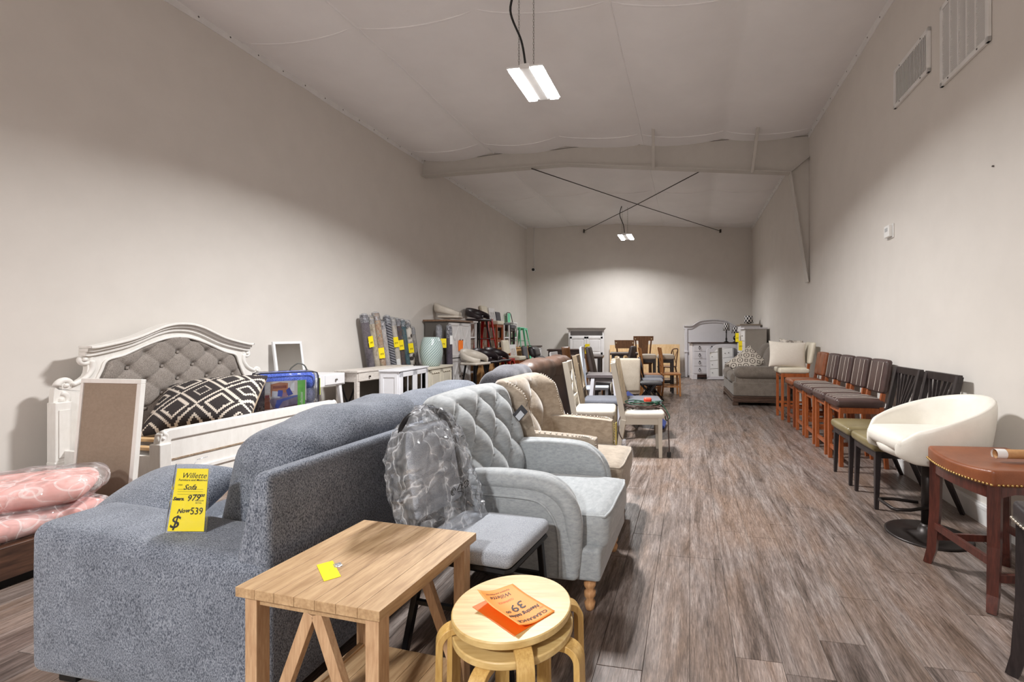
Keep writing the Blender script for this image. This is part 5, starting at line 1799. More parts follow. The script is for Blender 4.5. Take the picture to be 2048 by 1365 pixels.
rr_ = MB().grid(rows).build('roll', leather('kraft_paper', (164, 116, 72), (200, 160, 112), .7, .1, 9), r, smooth=True)
sm = rr_.modifiers.new('t', 'SOLIDIFY'); sm.thickness = .0008
rows = [[(x, a * 1.03, (b - .028) * 1.03 + .028) for a, b in pts[:14]] for x in (-.178, -.13)]
MB().grid(rows).build('paper_edge', paint('paper_white', (232, 230, 228), .6), r, smooth=True)
MB().box(.02, -.026, .035, .035, .003, .022).build('label', PLW, r)

# ---- taupe loveseat with a wooden base
TAUPE = fabric('taupe_chenille', (92, 84, 76), (142, 132, 122), 260, .95, .4, .18)
WB = wood('carved_walnut', (50, 34, 26), (88, 64, 50), .45, 5, 'x')
r = thing('loveseat', 'taupe chenille loveseat with rolled arms on a carved dark wood base', 'sofa', (3.02, 9.24, 0), PI - .16)
L, D = 1.78, .98
MB().soft(0, 0, .30, D - .06, L - .04, .26, .03).build('seat_base', TAUPE, r, smooth=True)
MB().bx(-.46, .46, -L / 2 + .02, L / 2 - .02, .06, .17).build('plinth', WB, r, bevel=.006)
for z in (.085, .145):
    MB().bx(-.47, .47, -L / 2 + .01, L / 2 - .01, z, z + .014).build('plinth_moulding', WB, r, bevel=.004)
for x in (-.42, .42):
    for y in (-L / 2 + .08, L / 2 - .08):
        MB().bx(x - .05, x + .05, y - .05, y + .05, 0, .07).build('foot', WB, r, bevel=.008)
for s in (1, -1):
    y0 = s * (L / 2 - .13)
    MB().soft(-.02, y0, .42, D - .10, .20, .36, .03).build('arm', TAUPE, r, smooth=True)
    a = MB().soft(-.02, y0 + s * .02, .60, D - .06, .28, .22, .105, (.01, .01, .01), 6).build('arm_roll', TAUPE, r, smooth=True)
for s in (1, -1):
    MB().soft(.14, s * .375, .49, .68, .74, .20, .07, (.03, 0, .03), 6).build('seat_cushion', TAUPE, r, smooth=True)
    def wq(x, y, z, s=s): return (x - .22 * (z - .5), y, z + .10 * (1 - ((y - s * .37) / .37) ** 2) * max(0, z - .55) / .4)
    MB().soft(-.26, s * .375, .74, .24, .74, .50, .11, (.04, 0, .02), 6, wq).build('back_cushion', TAUPE, r, smooth=True)
MB().soft(-.44, 0, .55, .14, L - .06, .78, .05, (0, 0, .03)).build('back_frame', TAUPE, r, smooth=True)
def octo():
    t = NT('octagon_print')
    x, y, z = t.sep(t.obj())
    P = .16
    f = lambda v: t.math('ABSOLUTE', t.math('SUBTRACT', t.math('FLOORED_MODULO', t.math('ADD', v, 10 * P), P), P / 2))
    fx, fy = f(x), f(y)
    d = t.math('MAXIMUM', t.math('MAXIMUM', fx, fy), t.math('MULTIPLY', t.math('ADD', fx, fy), .72))
    st = t.math('FRACT', t.math('MULTIPLY', d, 24.0))
    t.col(t.mix(t.math('LESS_THAN', st, .32), lin(214, 206, 194), lin(92, 82, 74)))
    t.set(Roughness=.9)
    return t.m
p = tag(MB().pillow(.62, .46, .19, 16, .06).build('octagon_pillow', octo(), None, smooth=True, weld=True), 'cream pillow with brown octagon lines leaning on the loveseat', 'pillow')
p.location = (2.80, 8.92, .76); p.rotation_euler = (.95, -.62, .15)
# ================================================================ against the back wall, right side
OFFW = paint('offwhite_lilac', (222, 220, 224), .45, .02)
DTOP = wood('dark_top', (46, 32, 28), (78, 58, 50), .35, 4, 'y')
BW = BACK_Y
FACE = -PI / 2       # things on the back wall face the camera
def arch_out(w, h, rise, sh=.12):
    """shouldered arch outline (y, z)"""
    return curve([(-w, 0), (-w, h * .5), (-w, h - rise), (-w + sh * .8, h - rise), (-w + sh * 1.5, h - rise * .62), (-w + sh * 2.4, h - rise * .18), (0, h),
                  (w - sh * 2.4, h - rise * .18), (w - sh * 1.5, h - rise * .62), (w - sh * .8, h - rise), (w, h - rise), (w, h * .5), (w, 0)], 4)
# white arched headboard standing on the wall
r = thing('headboard', 'tall off-white arched headboard standing against the back wall', 'headboard', (3.46, BW - .06, 0), FACE)
MB().prism([(-.80, .05), (-.80, 1.50), (-.62, 1.50), (-.50, 1.58), (-.34, 1.65), (0, 1.68), (.34, 1.65), (.50, 1.58), (.62, 1.50), (.80, 1.50), (.80, .05)], 'yz', -.02, .02).build('panel', OFFW, r, bevel=.004)
top = curve([(-.90, 1.53), (-.66, 1.53), (-.54, 1.60), (-.38, 1.68), (0, 1.72), (.38, 1.68), (.54, 1.60), (.66, 1.53), (.90, 1.53)], 5)
for a, b, t in ((-.05, 0, .045), (0, .03, .065), (.03, .05, .085)):
    MB().strip([(y, z + b) for y, z in top], [(y, z + a) for y, z in top], 'yz', -.02, t).build('crown_moulding', OFFW, r, bevel=.003)
for s in (-1, 1):
    MB().bx(-.03, .05, s * .79, s * .87, 0, 1.50).build('post', OFFW, r, bevel=.004)
    MB().bx(-.03, .07, s * .77, s * .89, .76, .80).build('post_collar', OFFW, r, bevel=.004)
# dresser
r = thing('dresser', 'white dresser with dark top and ring-pull drawers before the arched headboard', 'dresser', (3.42, 13.72, 0), FACE)
MB().bx(-.24, .22, -.74, .74, .14, 1.04).build('body', OFFW, r, bevel=.004)
MB().bx(-.26, .26, -.79, .79, 1.04, 1.075).build('top', DTOP, r, bevel=.005)
RING = metal('ring_pull', (36, 32, 32), .4, .6)
for c in range(2):
    for k in range(4):
        y0 = -.70 + c * .71
        z0 = .17 + k * .215
        d = MB().bx(.22, .235, y0, y0 + .69, z0, z0 + .20).build('drawer', OFFW, r, bevel=.004)
        for yy in (y0 + .17, y0 + .52):
            MB().tube([(.245 + .006 * 1, yy + .032 * math.cos(a), z0 + .095 + .038 * math.sin(a)) for a in [q * PI / 6 for q in range(12)]], .005, 5, closed=True).build('ring_pull', RING, d)
            MB().soft(.242, yy, z0 + .14, .016, .03, .03, .007, n=2).build('pull_rosette', RING, d, smooth=True)
for s in (-1, 1):
    MB().bx(-.22, .23, s * .60, s * .74, 0, .14).build('bracket_foot', OFFW, r, bevel=.006)
MB().bx(.19, .20, -.60, .60, .06, .14).build('apron', paint('apron_brown', (76, 50, 44), .6), r)  # recessed apron in a plain dark brown
# arched mirror leaning on the dresser
r = thing('arched_mirror', 'white framed mirror with arched top leaning on the white dresser', 'mirror', (3.64, 13.36, 0.012), FACE)
r.rotation_euler = (0, -.05, FACE)
hw = .57
outer = curve([(-hw, 0), (-hw, .5), (-hw, .86), (-.44, .88), (-.36, .95), (-.26, 1.00), (0, 1.015), (.26, 1.00), (.36, .95), (.44, .88), (hw, .86), (hw, .5), (hw, 0)], 4)
inner = curve([(-hw + .09, .09), (-hw + .09, .5), (-hw + .09, .76), (-.38, .78), (-.30, .85), (-.22, .90), (0, .915), (.22, .90), (.30, .85), (.38, .78), (hw - .09, .76), (hw - .09, .5), (hw - .09, .09)], 4)
MB().strip(outer, inner, 'yz', 0, .035).build('frame', OFFW, r, bevel=.005)
MB().bx(0, .035, -hw, hw, 0, .09).build('bottom_rail', OFFW, r, bevel=.004)
MB().prism(inner, 'yz', .008, .012).build('mirror_glass', mirror_mat(), r)
MB().prism(outer, 'yz', -.006, 0).build('backing', OFFW, r)
# lamps with chequered shades
def checker():
    t = NT('chequer_shade')
    x, y, z = t.sep(t.obj())
    a = t.math('FLOOR', t.math('MULTIPLY', t.math('ARCTAN2', y, x), 8 / PI))
    b = t.math('FLOOR', t.math('MULTIPLY', z, 16.0))
    k = t.math('FLOORED_MODULO', t.math('ADD', a, b), 2.0)
    t.col(t.mix(k, lin(34, 31, 34), lin(222, 218, 216)))
    t.set(Roughness=.8)
    return t.m
CHK = checker()
BLKG = paint('gloss_black', (22, 20, 22), .2)
def lamp(label, x, y, z, prof, zs, hs, r0, r1):
    r = thing('table_lamp', label, 'lamp', (x, y, z))
    MB().lathe(prof, 20).build('base', BLKG, r, smooth=True)
    m = MB(); n = 32
    rows = [[(rr * math.cos(2 * PI * k / n), rr * math.sin(2 * PI * k / n), zz) for k in range(n)] for rr, zz in ((r0, zs), (lerp(r0, r1, .5), zs + hs / 2), (r1, zs + hs), (r1 - .004, zs + hs), (r0 - .004, zs))]
    m.grid(rows, wrap_u=True, wrap_v=True)
    m.build('shade', CHK, r, smooth=True)
    MB().tube([(0, 0, zs - .05), (0, 0, zs + hs + .02)], .004, 6).build('harp', BLKG, r)
    MB().box(0, 0, zs + hs * .75, 2 * r1 - .01, .006, .004).build('spider', BLKG, r)
    return r
lamp('tall slim black lamp with chequered shade on the white dresser', 3.70, 13.62, 1.075,
     [(.075, 0), (.075, .012), (.035, .03), (.02, .06), (.03, .09), (.017, .14), (.015, .26), (.022, .30), (.012, .34)], .34, .22, .10, .085)
lamp('round-bodied black lamp with chequered shade on the white dresser', 3.97, 13.62, 1.075,
     [(.08, 0), (.08, .012), (.04, .03), (.03, .05), (.06, .08), (.075, .12), (.06, .165), (.025, .19), (.014, .26)], .26, .20, .115, .095)
# tall chests near the corner
def chest(label, x, y, w, d, h, mat, topm, n, kn=1, rz=ROT_R):
    r = thing('chest_of_drawers', label, 'dresser', (x, y, 0), rz)
    MB().bx(-d / 2, d / 2, -w / 2, w / 2, .08, h).build('body', mat, r, bevel=.004)
    MB().bx(-d / 2 - .02, d / 2 + .03, -w / 2 - .03, w / 2 + .03, h, h + .04).build('top', topm, r, bevel=.006)
    hh = (h - .14) / n
    for k in range(n):
        drawer(r, d / 2, -w / 2 + .03, w / 2 - .03, .11 + k * hh, .11 + (k + 1) * hh - .015, MATS['drawer_white'], kn)
    for a in (-d / 2 + .05, d / 2 - .05):
        for b in (-w / 2 + .05, w / 2 - .05):
            MB().bx(a - .04, a + .04, b - .04, b + .04, 0, .08).build('foot', mat, r)
    return r
paint('drawer_white', (226, 224, 224), .45, .02)
CHG = paint('chest_greige', (178, 172, 164), .5, .03)
chest('tall greige-sided chest with white drawer fronts beyond the loveseat', 3.88, 11.75, .85, .50, 1.43, CHG, OFFW, 5)
chest('taller chest with putty top near the right back corner', 4.08, 12.76, .76, .5, 1.54, OFFW, paint('putty_top', (150, 138, 124), .5), 5, 2)
lamp('chequered shade lamp standing on the taller chest in the corner', 4.08, 12.76, 1.582,
     [(.07, 0), (.07, .012), (.03, .02), (.015, .03)], .03, .20, .12, .11)
for k, (x, y, z, lab) in enumerate(((3.52, 11.66, 1.02, 'yellow price tag hanging on the front of the greige-sided chest'), (3.68, 12.48, 1.22, 'yellow price tag hanging on the corner of the taller chest'))):
    r = thing('price_tag', lab, 'price tag', (x, y, z), ROT_R + .8)
    MB().box(0, 0, 0, .003, .11, .24).build('card', YEL, r)
    MB().tube([(0, 0, .12), (0, .02, .17)], .0015, 4).build('string', INK, r)
    text_mesh('599', .05, INK, r, (.0025, 0, -.02), (PI / 2, 0, PI / 2), shear=.2, name='handwriting')

# ---- media cabinet on the back wall, left of centre
r = thing('media_cabinet', 'white media cabinet with open slot over two panelled doors on the back wall', 'cabinet', (-.40, 13.85, 0), FACE)
w = 1.04
MB().bx(-.30, .24, -w / 2, w / 2, .06, 1.27).build('body', FARM, r, bevel=.004)
for s in (-1, 1):
    MB().bx(-.30, .24, s * w / 2 - (.05 if s > 0 else 0), s * w / 2 + (0 if s > 0 else .05), 1.27, 1.47).build('side_panel', FARM, r)
MB().bx(.10, .12, -w / 2 + .05, w / 2 - .05, 1.27, 1.47).build('slot_back', paint('slot_grey', (150, 146, 146), .7), r)
MB().bx(-.30, .24, -w / 2 + .05, w / 2 - .05, 1.40, 1.47).build('top_rail', FARM, r)
MB().bx(-.33, .30, -w / 2 - .05, w / 2 + .05, 1.47, 1.50).build('top', wood('grey_top', (112, 104, 98), (146, 138, 130), .5, 4, 'y'), r, bevel=.006)
MB().bx(-.32, .27, -w / 2 - .025, w / 2 + .025, 1.44, 1.47).build('cornice', FARM, r, bevel=.006)
for s in (-1, 1):
    y0, y1 = (-w / 2 + .04, -.004) if s < 0 else (.004, w / 2 - .04)
    panel_door(r, .24, y0, y1, .72, 1.24, FARM, s * .04, style='raised', fr=.06)
    panel_door(r, .24, y0, y1, .10, .70, FARM, None, style='raised', fr=.06)
for k in range(4):
    pass
MB().bx(-.25, .2, -w / 2 + .02, w / 2 - .02, 0, .06).build('plinth', FARM, r)

# ---- sheets of plywood standing on the back wall
PLY = wood('plywood', (214, 176, 126), (232, 200, 154), .6, 2, 'z', 5)
for k, (x0, x1, h, y, lab) in enumerate(((.60, 1.62, 1.00, 14.05, 'plywood sheet on the back wall partly behind the walnut chairs'), (1.55, 2.40, 1.005, 13.95, 'plywood sheet at the right end of the stack by the back wall'),
                                        (.30, .75, .98, 14.12, 'plywood sheet on the back wall next to the media cabinet'))):
    o = thing('plywood_sheet', lab, 'board', ((x0 + x1) / 2, y, 0.004), 0, 'plywood sheets on the back wall')
    o.rotation_euler = (-.08, 0, 0)
    MB().bx(-(x1 - x0) / 2, (x1 - x0) / 2, -.009, .009, 0, h * .72).build('lower_sheet', PLY, o)
    MB().bx(-(x1 - x0) / 2, (x1 - x0) / 2, -.009, .009, h * .72 + .004, h).build('upper_sheet', PLY, o)

# ---- low dark dresser in the far left corner
r = thing('low_dresser', 'low dark wood dresser before the white media cabinet', 'dresser', (-.98, 12.80, 0), FACE)
DW = wood('dark_walnut', (44, 28, 24), (74, 50, 42), .45, 4, 'y')
MB().bx(-.24, .24, -.42, .42, .06, .86).build('body', DW, r, bevel=.004)
MB().bx(-.26, .28, -.45, .45, .86, .90).build('top', DW, r, bevel=.005)
for c in range(2):
    for k in range(2):
        drawer(r, .24, -.41 + c * .41, -.41 + c * .41 + .40, .12 + k * .37, .12 + k * .37 + .36, DW, 1)
MB().bx(-.2, .2, -.4, .4, 0, .06).build('plinth', DW, r)
# ================================================================ stools and chairs on and before the plywood riser (left)
REDM = paint('red_enamel', (176, 34, 36), .3, .06)
MINT = paint('mint_enamel', (112, 206, 166), .35, .05)
STOOLW = wood('orange_wood', (122, 58, 28), (160, 84, 42), .4, 5, 'z')
PLYB = wood('riser_ply', (186, 136, 84), (210, 164, 110), .6, 2.5, 'y', 4)
RY0, RY1, RZ = 10.10, 13.26, .96
def wallpt(y, off): return (XL(y) + off * .98, y)
r = thing('display_riser', 'long plywood display riser along the left wall carrying the upper row of stools', 'riser', (XL((RY0 + RY1) / 2) + .30, (RY0 + RY1) / 2, 0), ROT_L)
LL = (RY1 - RY0) / 2
for k in range(4):
    y0 = -LL + k * LL / 2
    MB().bx(.19, .21, y0 + .003, y0 + LL / 2 - .003, 0, RZ - .02).build('front_panel', PLYB, r)
for k in range(3):
    MB().bx(-.27, .23, -LL + k * LL * 2 / 3 + .002, -LL + (k + 1) * LL * 2 / 3 - .002, RZ - .02, RZ).build('deck_board', PLYB, r)
for y in (-LL + .01, LL - .01, 0):
    MB().bx(-.27, .19, y - .01, y + .01, 0, RZ - .02).build('end_panel', PLYB, r)

def bucket(label, x, y, z, rz, mat, group, hs=.74, legs=True):
    r = thing('bucket_stool', label, 'stool', (x, y, z), rz, group)
    MB().soft(.02, 0, hs, .40, .42, .05, .024, (.01, .01, .006), 5).build('seat', mat, r, smooth=True)
    rows = []
    N = 40
    for i in range(N + 1):
        a = lerp(-PI * .86, PI * .86, i / N)
        t = (1 + math.cos(a * 1.1)) / 2
        zt = hs + lerp(.09, .28, t ** .9)
        zb = zt - lerp(.085, .19, t)
        R = .235 + .03 * t
        e = min(1, min(i, N - i) / 3)
        ring = []
        for q, zz in ((0, zb), (.018, lerp(zb, zt, .3)), (.022, lerp(zb, zt, .7)), (.012, zt), (-.012, zt), (-.012, lerp(zb, zt, .5)), (-.016, zb)):
            ring.append((-(R + q * (.3 + .7 * e)) * math.cos(a), (R + q * (.3 + .7 * e)) * math.sin(a) * .98, zz))
        rows.append(ring)
    m = MB().grid(rows, wrap_u=True)
    k = len(rows[0]); m.f.append(tuple(range(k - 1, -1, -1))); m.f.append(tuple(N * k + q for q in range(k)))
    m.build('wrap_back', mat, r, smooth=True)
    if not legs:
        return r
    for sx in (-1, 1):
        for sy in (-1, 1):
            MB().bar((sx * .12, sy * .12, hs - .02), (sx * .20, sy * .20, 0), .03, .03, .022, .022).build('leg', BLKSTEEL, r, bevel=.004)
    q = .185
    zf = .24
    MB().tube([(q, q, zf), (q, -q, zf), (-q, -q, zf), (-q, q, zf)], .009, 6, closed=True).build('foot_ring', BLKSTEEL, r)
    return r
def metal_stool(label, x, y, z, rz, mat, group, hs=.76, w=.32):
    """square sheet-metal stool with splayed folded legs"""
    r = thing('metal_stool', label, 'stool', (x, y, z), rz, group)
    MB().soft(0, 0, hs - .012, w, w, .024, .010).build('seat', mat, r, smooth=True)
    for s in (-1, 1):
        for ax in (0, 1):
            # arched apron under each edge
            ar = curve([(-w / 2 + .01, hs - .02), (-w / 2 + .01, hs - .12), (-.06, hs - .055), (0, hs - .05), (.06, hs - .055), (w / 2 - .01, hs - .12), (w / 2 - .01, hs - .02)], 4)
            pl = 'yz' if ax == 0 else 'xz'
            c = s * (w / 2 - .008)
            MB().prism(ar, pl, c - .002, c + .002).build('apron', mat, r)
    for sx in (-1, 1):
        for sy in (-1, 1):
            t = Vector((sx * (w / 2 - .01), sy * (w / 2 - .01), hs - .02)); b = Vector((sx * (w / 2 + .06), sy * (w / 2 + .06), 0))
            m = MB()
            for ax in (0, 1):
                d0 = Vector((-sx * .055, 0, 0)) if ax == 0 else Vector((0, -sy * .055, 0))
                d1 = d0 * .45
                nn = Vector((0, -sy * .003, 0)) if ax == 0 else Vector((-sx * .003, 0, 0))
                m.add([t, t + d0, b + d1, b, t + nn, t + d0 + nn, b + d1 + nn, b + nn], [(0, 1, 2, 3), (7, 6, 5, 4), (0, 4, 5, 1), (1, 5, 6, 2), (2, 6, 7, 3), (3, 7, 4, 0)])
            m.build('leg', mat, r)
    zf = hs * .32
    q = lerp(w / 2 + .06, w / 2 - .01, zf / hs) - .012
    MB().tube([(q, q, zf), (q, -q, zf), (-q, -q, zf), (-q, q, zf)], .008, 6, closed=True).build('foot_ring', mat, r)
    return r
def pad_chair(label, x, y, z, rz, mat, wmat, group, sh=.70, top=1.03, w=.42):
    """upholstered bar chair with square legs"""
    r = thing('bar_chair', label, 'chair', (x, y, z), rz, group)
    MB().soft(.0, 0, sh - .04, .44, w, .09, .025, (.004, .004, .01)).build('seat', mat, r, smooth=True)
    MB().soft(-.19, 0, top - .16, .06, w - .03, .32, .024, (.008, 0, .004), 5, lambda a, b, c: (a - .14 * (c - sh), b, c)).build('backrest', mat, r, smooth=True)
    for s in (-1, 1):
        yy = s * (w / 2 - .025)
        MB().bx(.16, .20, yy - .02, yy + .02, 0, sh - .08).build('leg', wmat, r)
        MB().bar((-.19, yy, top - .3), (-.20, yy, 0), .04, .04).build('leg', wmat, r)
        MB().bx(-.19, .18, yy - .01, yy + .01, sh - .15, sh - .08).build('apron', wmat, r)
        MB().bx(-.19, .18, yy - .01, yy + .01, .22, .26).build('stretcher', wmat, r)
    MB().bx(.17, .19, -w / 2 + .03, w / 2 - .03, sh - .15, sh - .08).build('apron', wmat, r)
    MB().bx(.17, .19, -w / 2 + .03, w / 2 - .03, .16, .2).build('foot_rail', wmat, r)
    return r
def slat_chair(label, x, y, z, rz, mat, group, sh=.64, top=1.0, smat=None, w=.40, nsl=5):
    r = thing('slat_chair', label, 'chair', (x, y, z), rz, group)
    MB().soft(0, 0, sh - .02, .40, w, .04, .015).build('seat', smat or mat, r, smooth=True)
    for s in (-1, 1):
        yy = s * (w / 2 - .02)
        MB().bar((-.18, yy, sh - .03), (-.24, yy, top), .032, .034).build('back_post', mat, r)
        MB().bar((-.18, yy, sh - .03), (-.20, yy, 0), .034, .034).build('leg', mat, r)
        MB().bar((.17, yy, sh - .03), (.18, yy, 0), .034, .034).build('leg', mat, r)
        MB().bar((-.18, yy, .2), (.17, yy, .2), .018, .03).build('stretcher', mat, r)
    MB().bar((-.235, -w / 2, top - .03), (-.235, w / 2, top - .03), .024, .10).build('top_rail', mat, r, bevel=.004)
    for k in range(nsl):
        yy = lerp(-w / 2 + .06, w / 2 - .06, k / (nsl - 1))
        MB().bar((-.185, yy, sh + .02), (-.23, yy, top - .07), .028, .012, up=(1, 0, 0)).build('slat', mat, r)
    MB().bar((.175, -w / 2 + .03, .26), (.175, w / 2 - .03, .26), .018, .03).build('foot_rail', mat, r)
    return r
def hoop_chair(label, x, y, z, rz, mat, wire, group, sh=.46, top=.86):
    """sheet-metal chair with a hooped back"""
    r = thing('hoop_chair', label, 'chair', (x, y, z), rz, group)
    MB().soft(0, 0, sh, .36, .36, .03, .012).build('seat', mat, r, smooth=True)
    hp = curve([(-.17, -.17, sh - .1), (-.18, -.19, sh + .1), (-.22, -.15, top - .05), (-.23, 0, top), (-.22, .15, top - .05), (-.18, .19, sh + .1), (-.17, .17, sh - .1)], 6)
    MB().tube(hp, .010, 6).build('back_hoop', wire, r, smooth=True)
    MB().prism([(-.07, sh), (-.10, top - .02), (.10, top - .02), (.07, sh)], 'yz', -.215, -.211).build('back_splat', mat, r)
    for sx in (-1, 1):
        for sy in (-1, 1):
            MB().bar((sx * .15, sy * .15, sh), (sx * .21, sy * .20, 0), .035, .035, .02, .02).build('leg', mat, r)
    return r
def wood_stool(label, x, y, z, rz, mat, group, hs=.74, w=.30, smat=None):
    r = thing('wood_stool', label, 'stool', (x, y, z), rz, group)
    MB().soft(0, 0, hs - .02, w, w + .06, .04, .014, (0, 0, -.006)).build('seat', smat or mat, r, smooth=True)
    for sx in (-1, 1):
        for sy in (-1, 1):
            MB().bar((sx * (w / 2 - .03), sy * w / 2, hs - .04), (sx * (w / 2 + .0), sy * (w / 2 + .04), 0), .034, .034).build('leg', mat, r)
        MB().bar((sx * (w / 2 - .02), -w / 2, .26), (sx * (w / 2 - .02), w / 2, .26), .02, .03).build('stretcher', mat, r)
        MB().bar((-w / 2 + .02, sx * (w / 2 + .01), .42), (w / 2 - .02, sx * (w / 2 + .01), .42), .02, .03).build('stretcher', mat, r)
        MB().bx(sx * (w / 2 - .04) - .01, sx * (w / 2 - .04) + .01, -w / 2, w / 2, hs - .09, hs - .04).build('apron', mat, r)
    return r
def wire_stool(label, x, y, z, rz, smat, group, hs=.70):
    r = thing('wire_stool', label, 'stool', (x, y, z), rz, group)
    MB().soft(0, 0, hs, .34, .36, .035, .015).build('seat', smat, r, smooth=True)
    for sx in (-1, 1):
        for sy in (-1, 1):
            MB().tube([(sx * .13, sy * .14, hs), (sx * .17, sy * .17, 0)], .008, 6).build('leg', BLKSTEEL, r)
        MB().tube([(sx * .155, -.155, .26), (sx * .155, .155, .26)], .007, 6).build('rung', BLKSTEEL, r)
    return r
BUCKC = leather('bone_leather', (196, 188, 176), (216, 209, 198), .4)
BUCKB = leather('espresso_leather', (34, 26, 30), (54, 44, 48), .35)
GL, GU = 'seats on the floor before the plywood riser', 'seats on top of the plywood riser'
F = ROT_L
DG = fabric('dark_grey_cloth', (64, 62, 66), (96, 94, 98), 200, .9, .3, .1)
# floor row
bucket('bone leather bucket stool on the floor before the barn cabinet', -2.40, 8.92, 0, F - .25, BUCKC, GL)
bucket('espresso bucket stool on the floor beside the bone one', -2.32, 9.50, 0, F - .25, BUCKB, GL)
bucket('espresso bucket stool on the floor beside the red metal stool', -2.22, 10.05, 0, F - .25, BUCKB, GL)
metal_stool('red metal stool on the floor before the riser', -2.13, 10.52, 0, F, REDM, GL)
pad_chair('beige bar chair with orange wood legs on the floor before the riser', -2.03, 11.00, 0, F, CREAML, STOOLW, GL, .78, 1.16)
slat_chair('white slat-back counter chair on the floor before the riser', -1.94, 11.44, 0, F, FARM, GL, .64, 1.03, DG)
wood_stool('white wooden stool on the floor beside the white slat-back chair', -1.86, 11.86, 0, F, FARM, GL, .63, .28)
pad_chair('dark grey padded chair on the floor before the riser', -1.78, 12.28, 0, F, DG, ESPR, GL, .62, .98, .36)
hoop_chair('mint metal chair with hooped back on the floor before the riser', -1.70, 12.72, 0, F, MINT, BLKSTEEL, GL, .62, 1.0)
metal_stool('low mint metal stool on the floor by the black recliner', -1.42, 11.30, 0, F, MINT, GL, .50)
# upper row
def up(y, off): return (XL(y) + .31 + off, y, RZ)
bucket('legless bone leather bucket seat resting on the barn cabinet top', -2.97, 9.16, 1.577, F + .3, BUCKC, None, .06, False)
bucket('espresso bucket stool on the near end of the riser', *up(10.38, .02), F - .25, BUCKB, GU, .66)
metal_stool('red metal stool on the riser beside the espresso bucket stool', *up(10.80, -.02), F, REDM, GU, .70, .28)
pad_chair('beige bar chair with orange wood legs on top of the riser', *up(11.22, -.03), F, CREAML, STOOLW, GU, .66, 1.03, .38)
slat_chair('white slat-back counter chair on top of the riser', *up(11.63, -.02), F, FARM, GU, .62, .98, DG, .36)
pad_chair('dark grey padded chair on top of the riser', *up(12.00, -.03), F, DG, ESPR, GU, .58, .92, .32)
wood_stool('white wooden stool on the riser before the mint chair', *up(12.34, .0), F, FARM, GU, .66, .22)
hoop_chair('mint metal chair with black hooped back on top of the riser', *up(12.66, .0), F, MINT, BLKSTEEL, GU, .52, .94)
wire_stool('black wire stool with dark seat on the floor behind the black recliner', -1.30, 11.95, 0, F, DG, GL, .66)
metal_stool('mint metal stool at the far end of the riser', *up(13.05, .0), F, MINT, GU, .52, .26)
# fretwork console past the riser
r = thing('fretwork_console', 'white fretwork console with dark top past the end of the riser', 'cabinet', (-2.07, 13.76, 0), ROT_L)
MB().bx(-.20, .20, -.40, .40, .08, .93).build('body', FARM, r, bevel=.003)
MB().bx(-.23, .24, -.42, .42, .93, .97).build('top', DTOP, r, bevel=.004)
for c in range(2):
    d = panel_door(r, .20, -.39 + c * .395, -.39 + c * .395 + .385, .12, .90, FARM, None, style='x')
    for k in range(3):
        z = .24 + k * .22
        MB().tube([(.215, -.20 + c * .395 + .09 * math.cos(a), z + .09 * math.sin(a)) for a in [q * PI / 6 for q in range(12)]], .008, 4, closed=True).build('fret_ring', FARM, d)
MB().bx(-.17, .17, -.38, .38, 0, .08).build('plinth', FARM, r)
# black reclining desk chair
def recliner():
    r = thing('office_recliner', 'black leather reclining office chair behind the brown leather sofa', 'chair', (-1.09, 10.15, 0), -.15)
    BL = leather('soft_black', (28, 25, 27), (46, 42, 44), .4)
    MB().soft(.05, 0, .52, .52, .50, .14, .06, (.01, .01, .02)).build('seat', BL, r, smooth=True)
    for k, (z, hh) in enumerate(((.70, .24), (.92, .22))):
        MB().soft(-.24 - k * .08, 0, z, .14, .48 - k * .04, hh, .06, (.02, .01, .01), 5, lambda a, b, c: (a - .3 * (c - .8), b, c)).build('backrest', BL, r, smooth=True)
    for s in (-1, 1):
        MB().tube(curve([(-.22, s * .27, .55), (-.20, s * .29, .74), (.05, s * .29, .76), (.26, s * .28, .72), (.22, s * .27, .50)], 5), .024, 8).build('armrest', BL, r, smooth=True)
    MB().lathe([(.03, .08), (.03, .45)], 12).build('gas_post', BLKSTEEL, r)
    for k in range(5):
        a = 2 * PI * k / 5
        MB().bar((0, 0, .09), (.30 * math.cos(a), .30 * math.sin(a), .06), .05, .03).build('base_spoke', BLKSTEEL, r)
        MB().lathe([(.02, 0), (.026, .01), (.026, .04), (.02, .05)], 10, (.29 * math.cos(a), .29 * math.sin(a), 0)).build('caster', BLKSTEEL, r)
recliner()
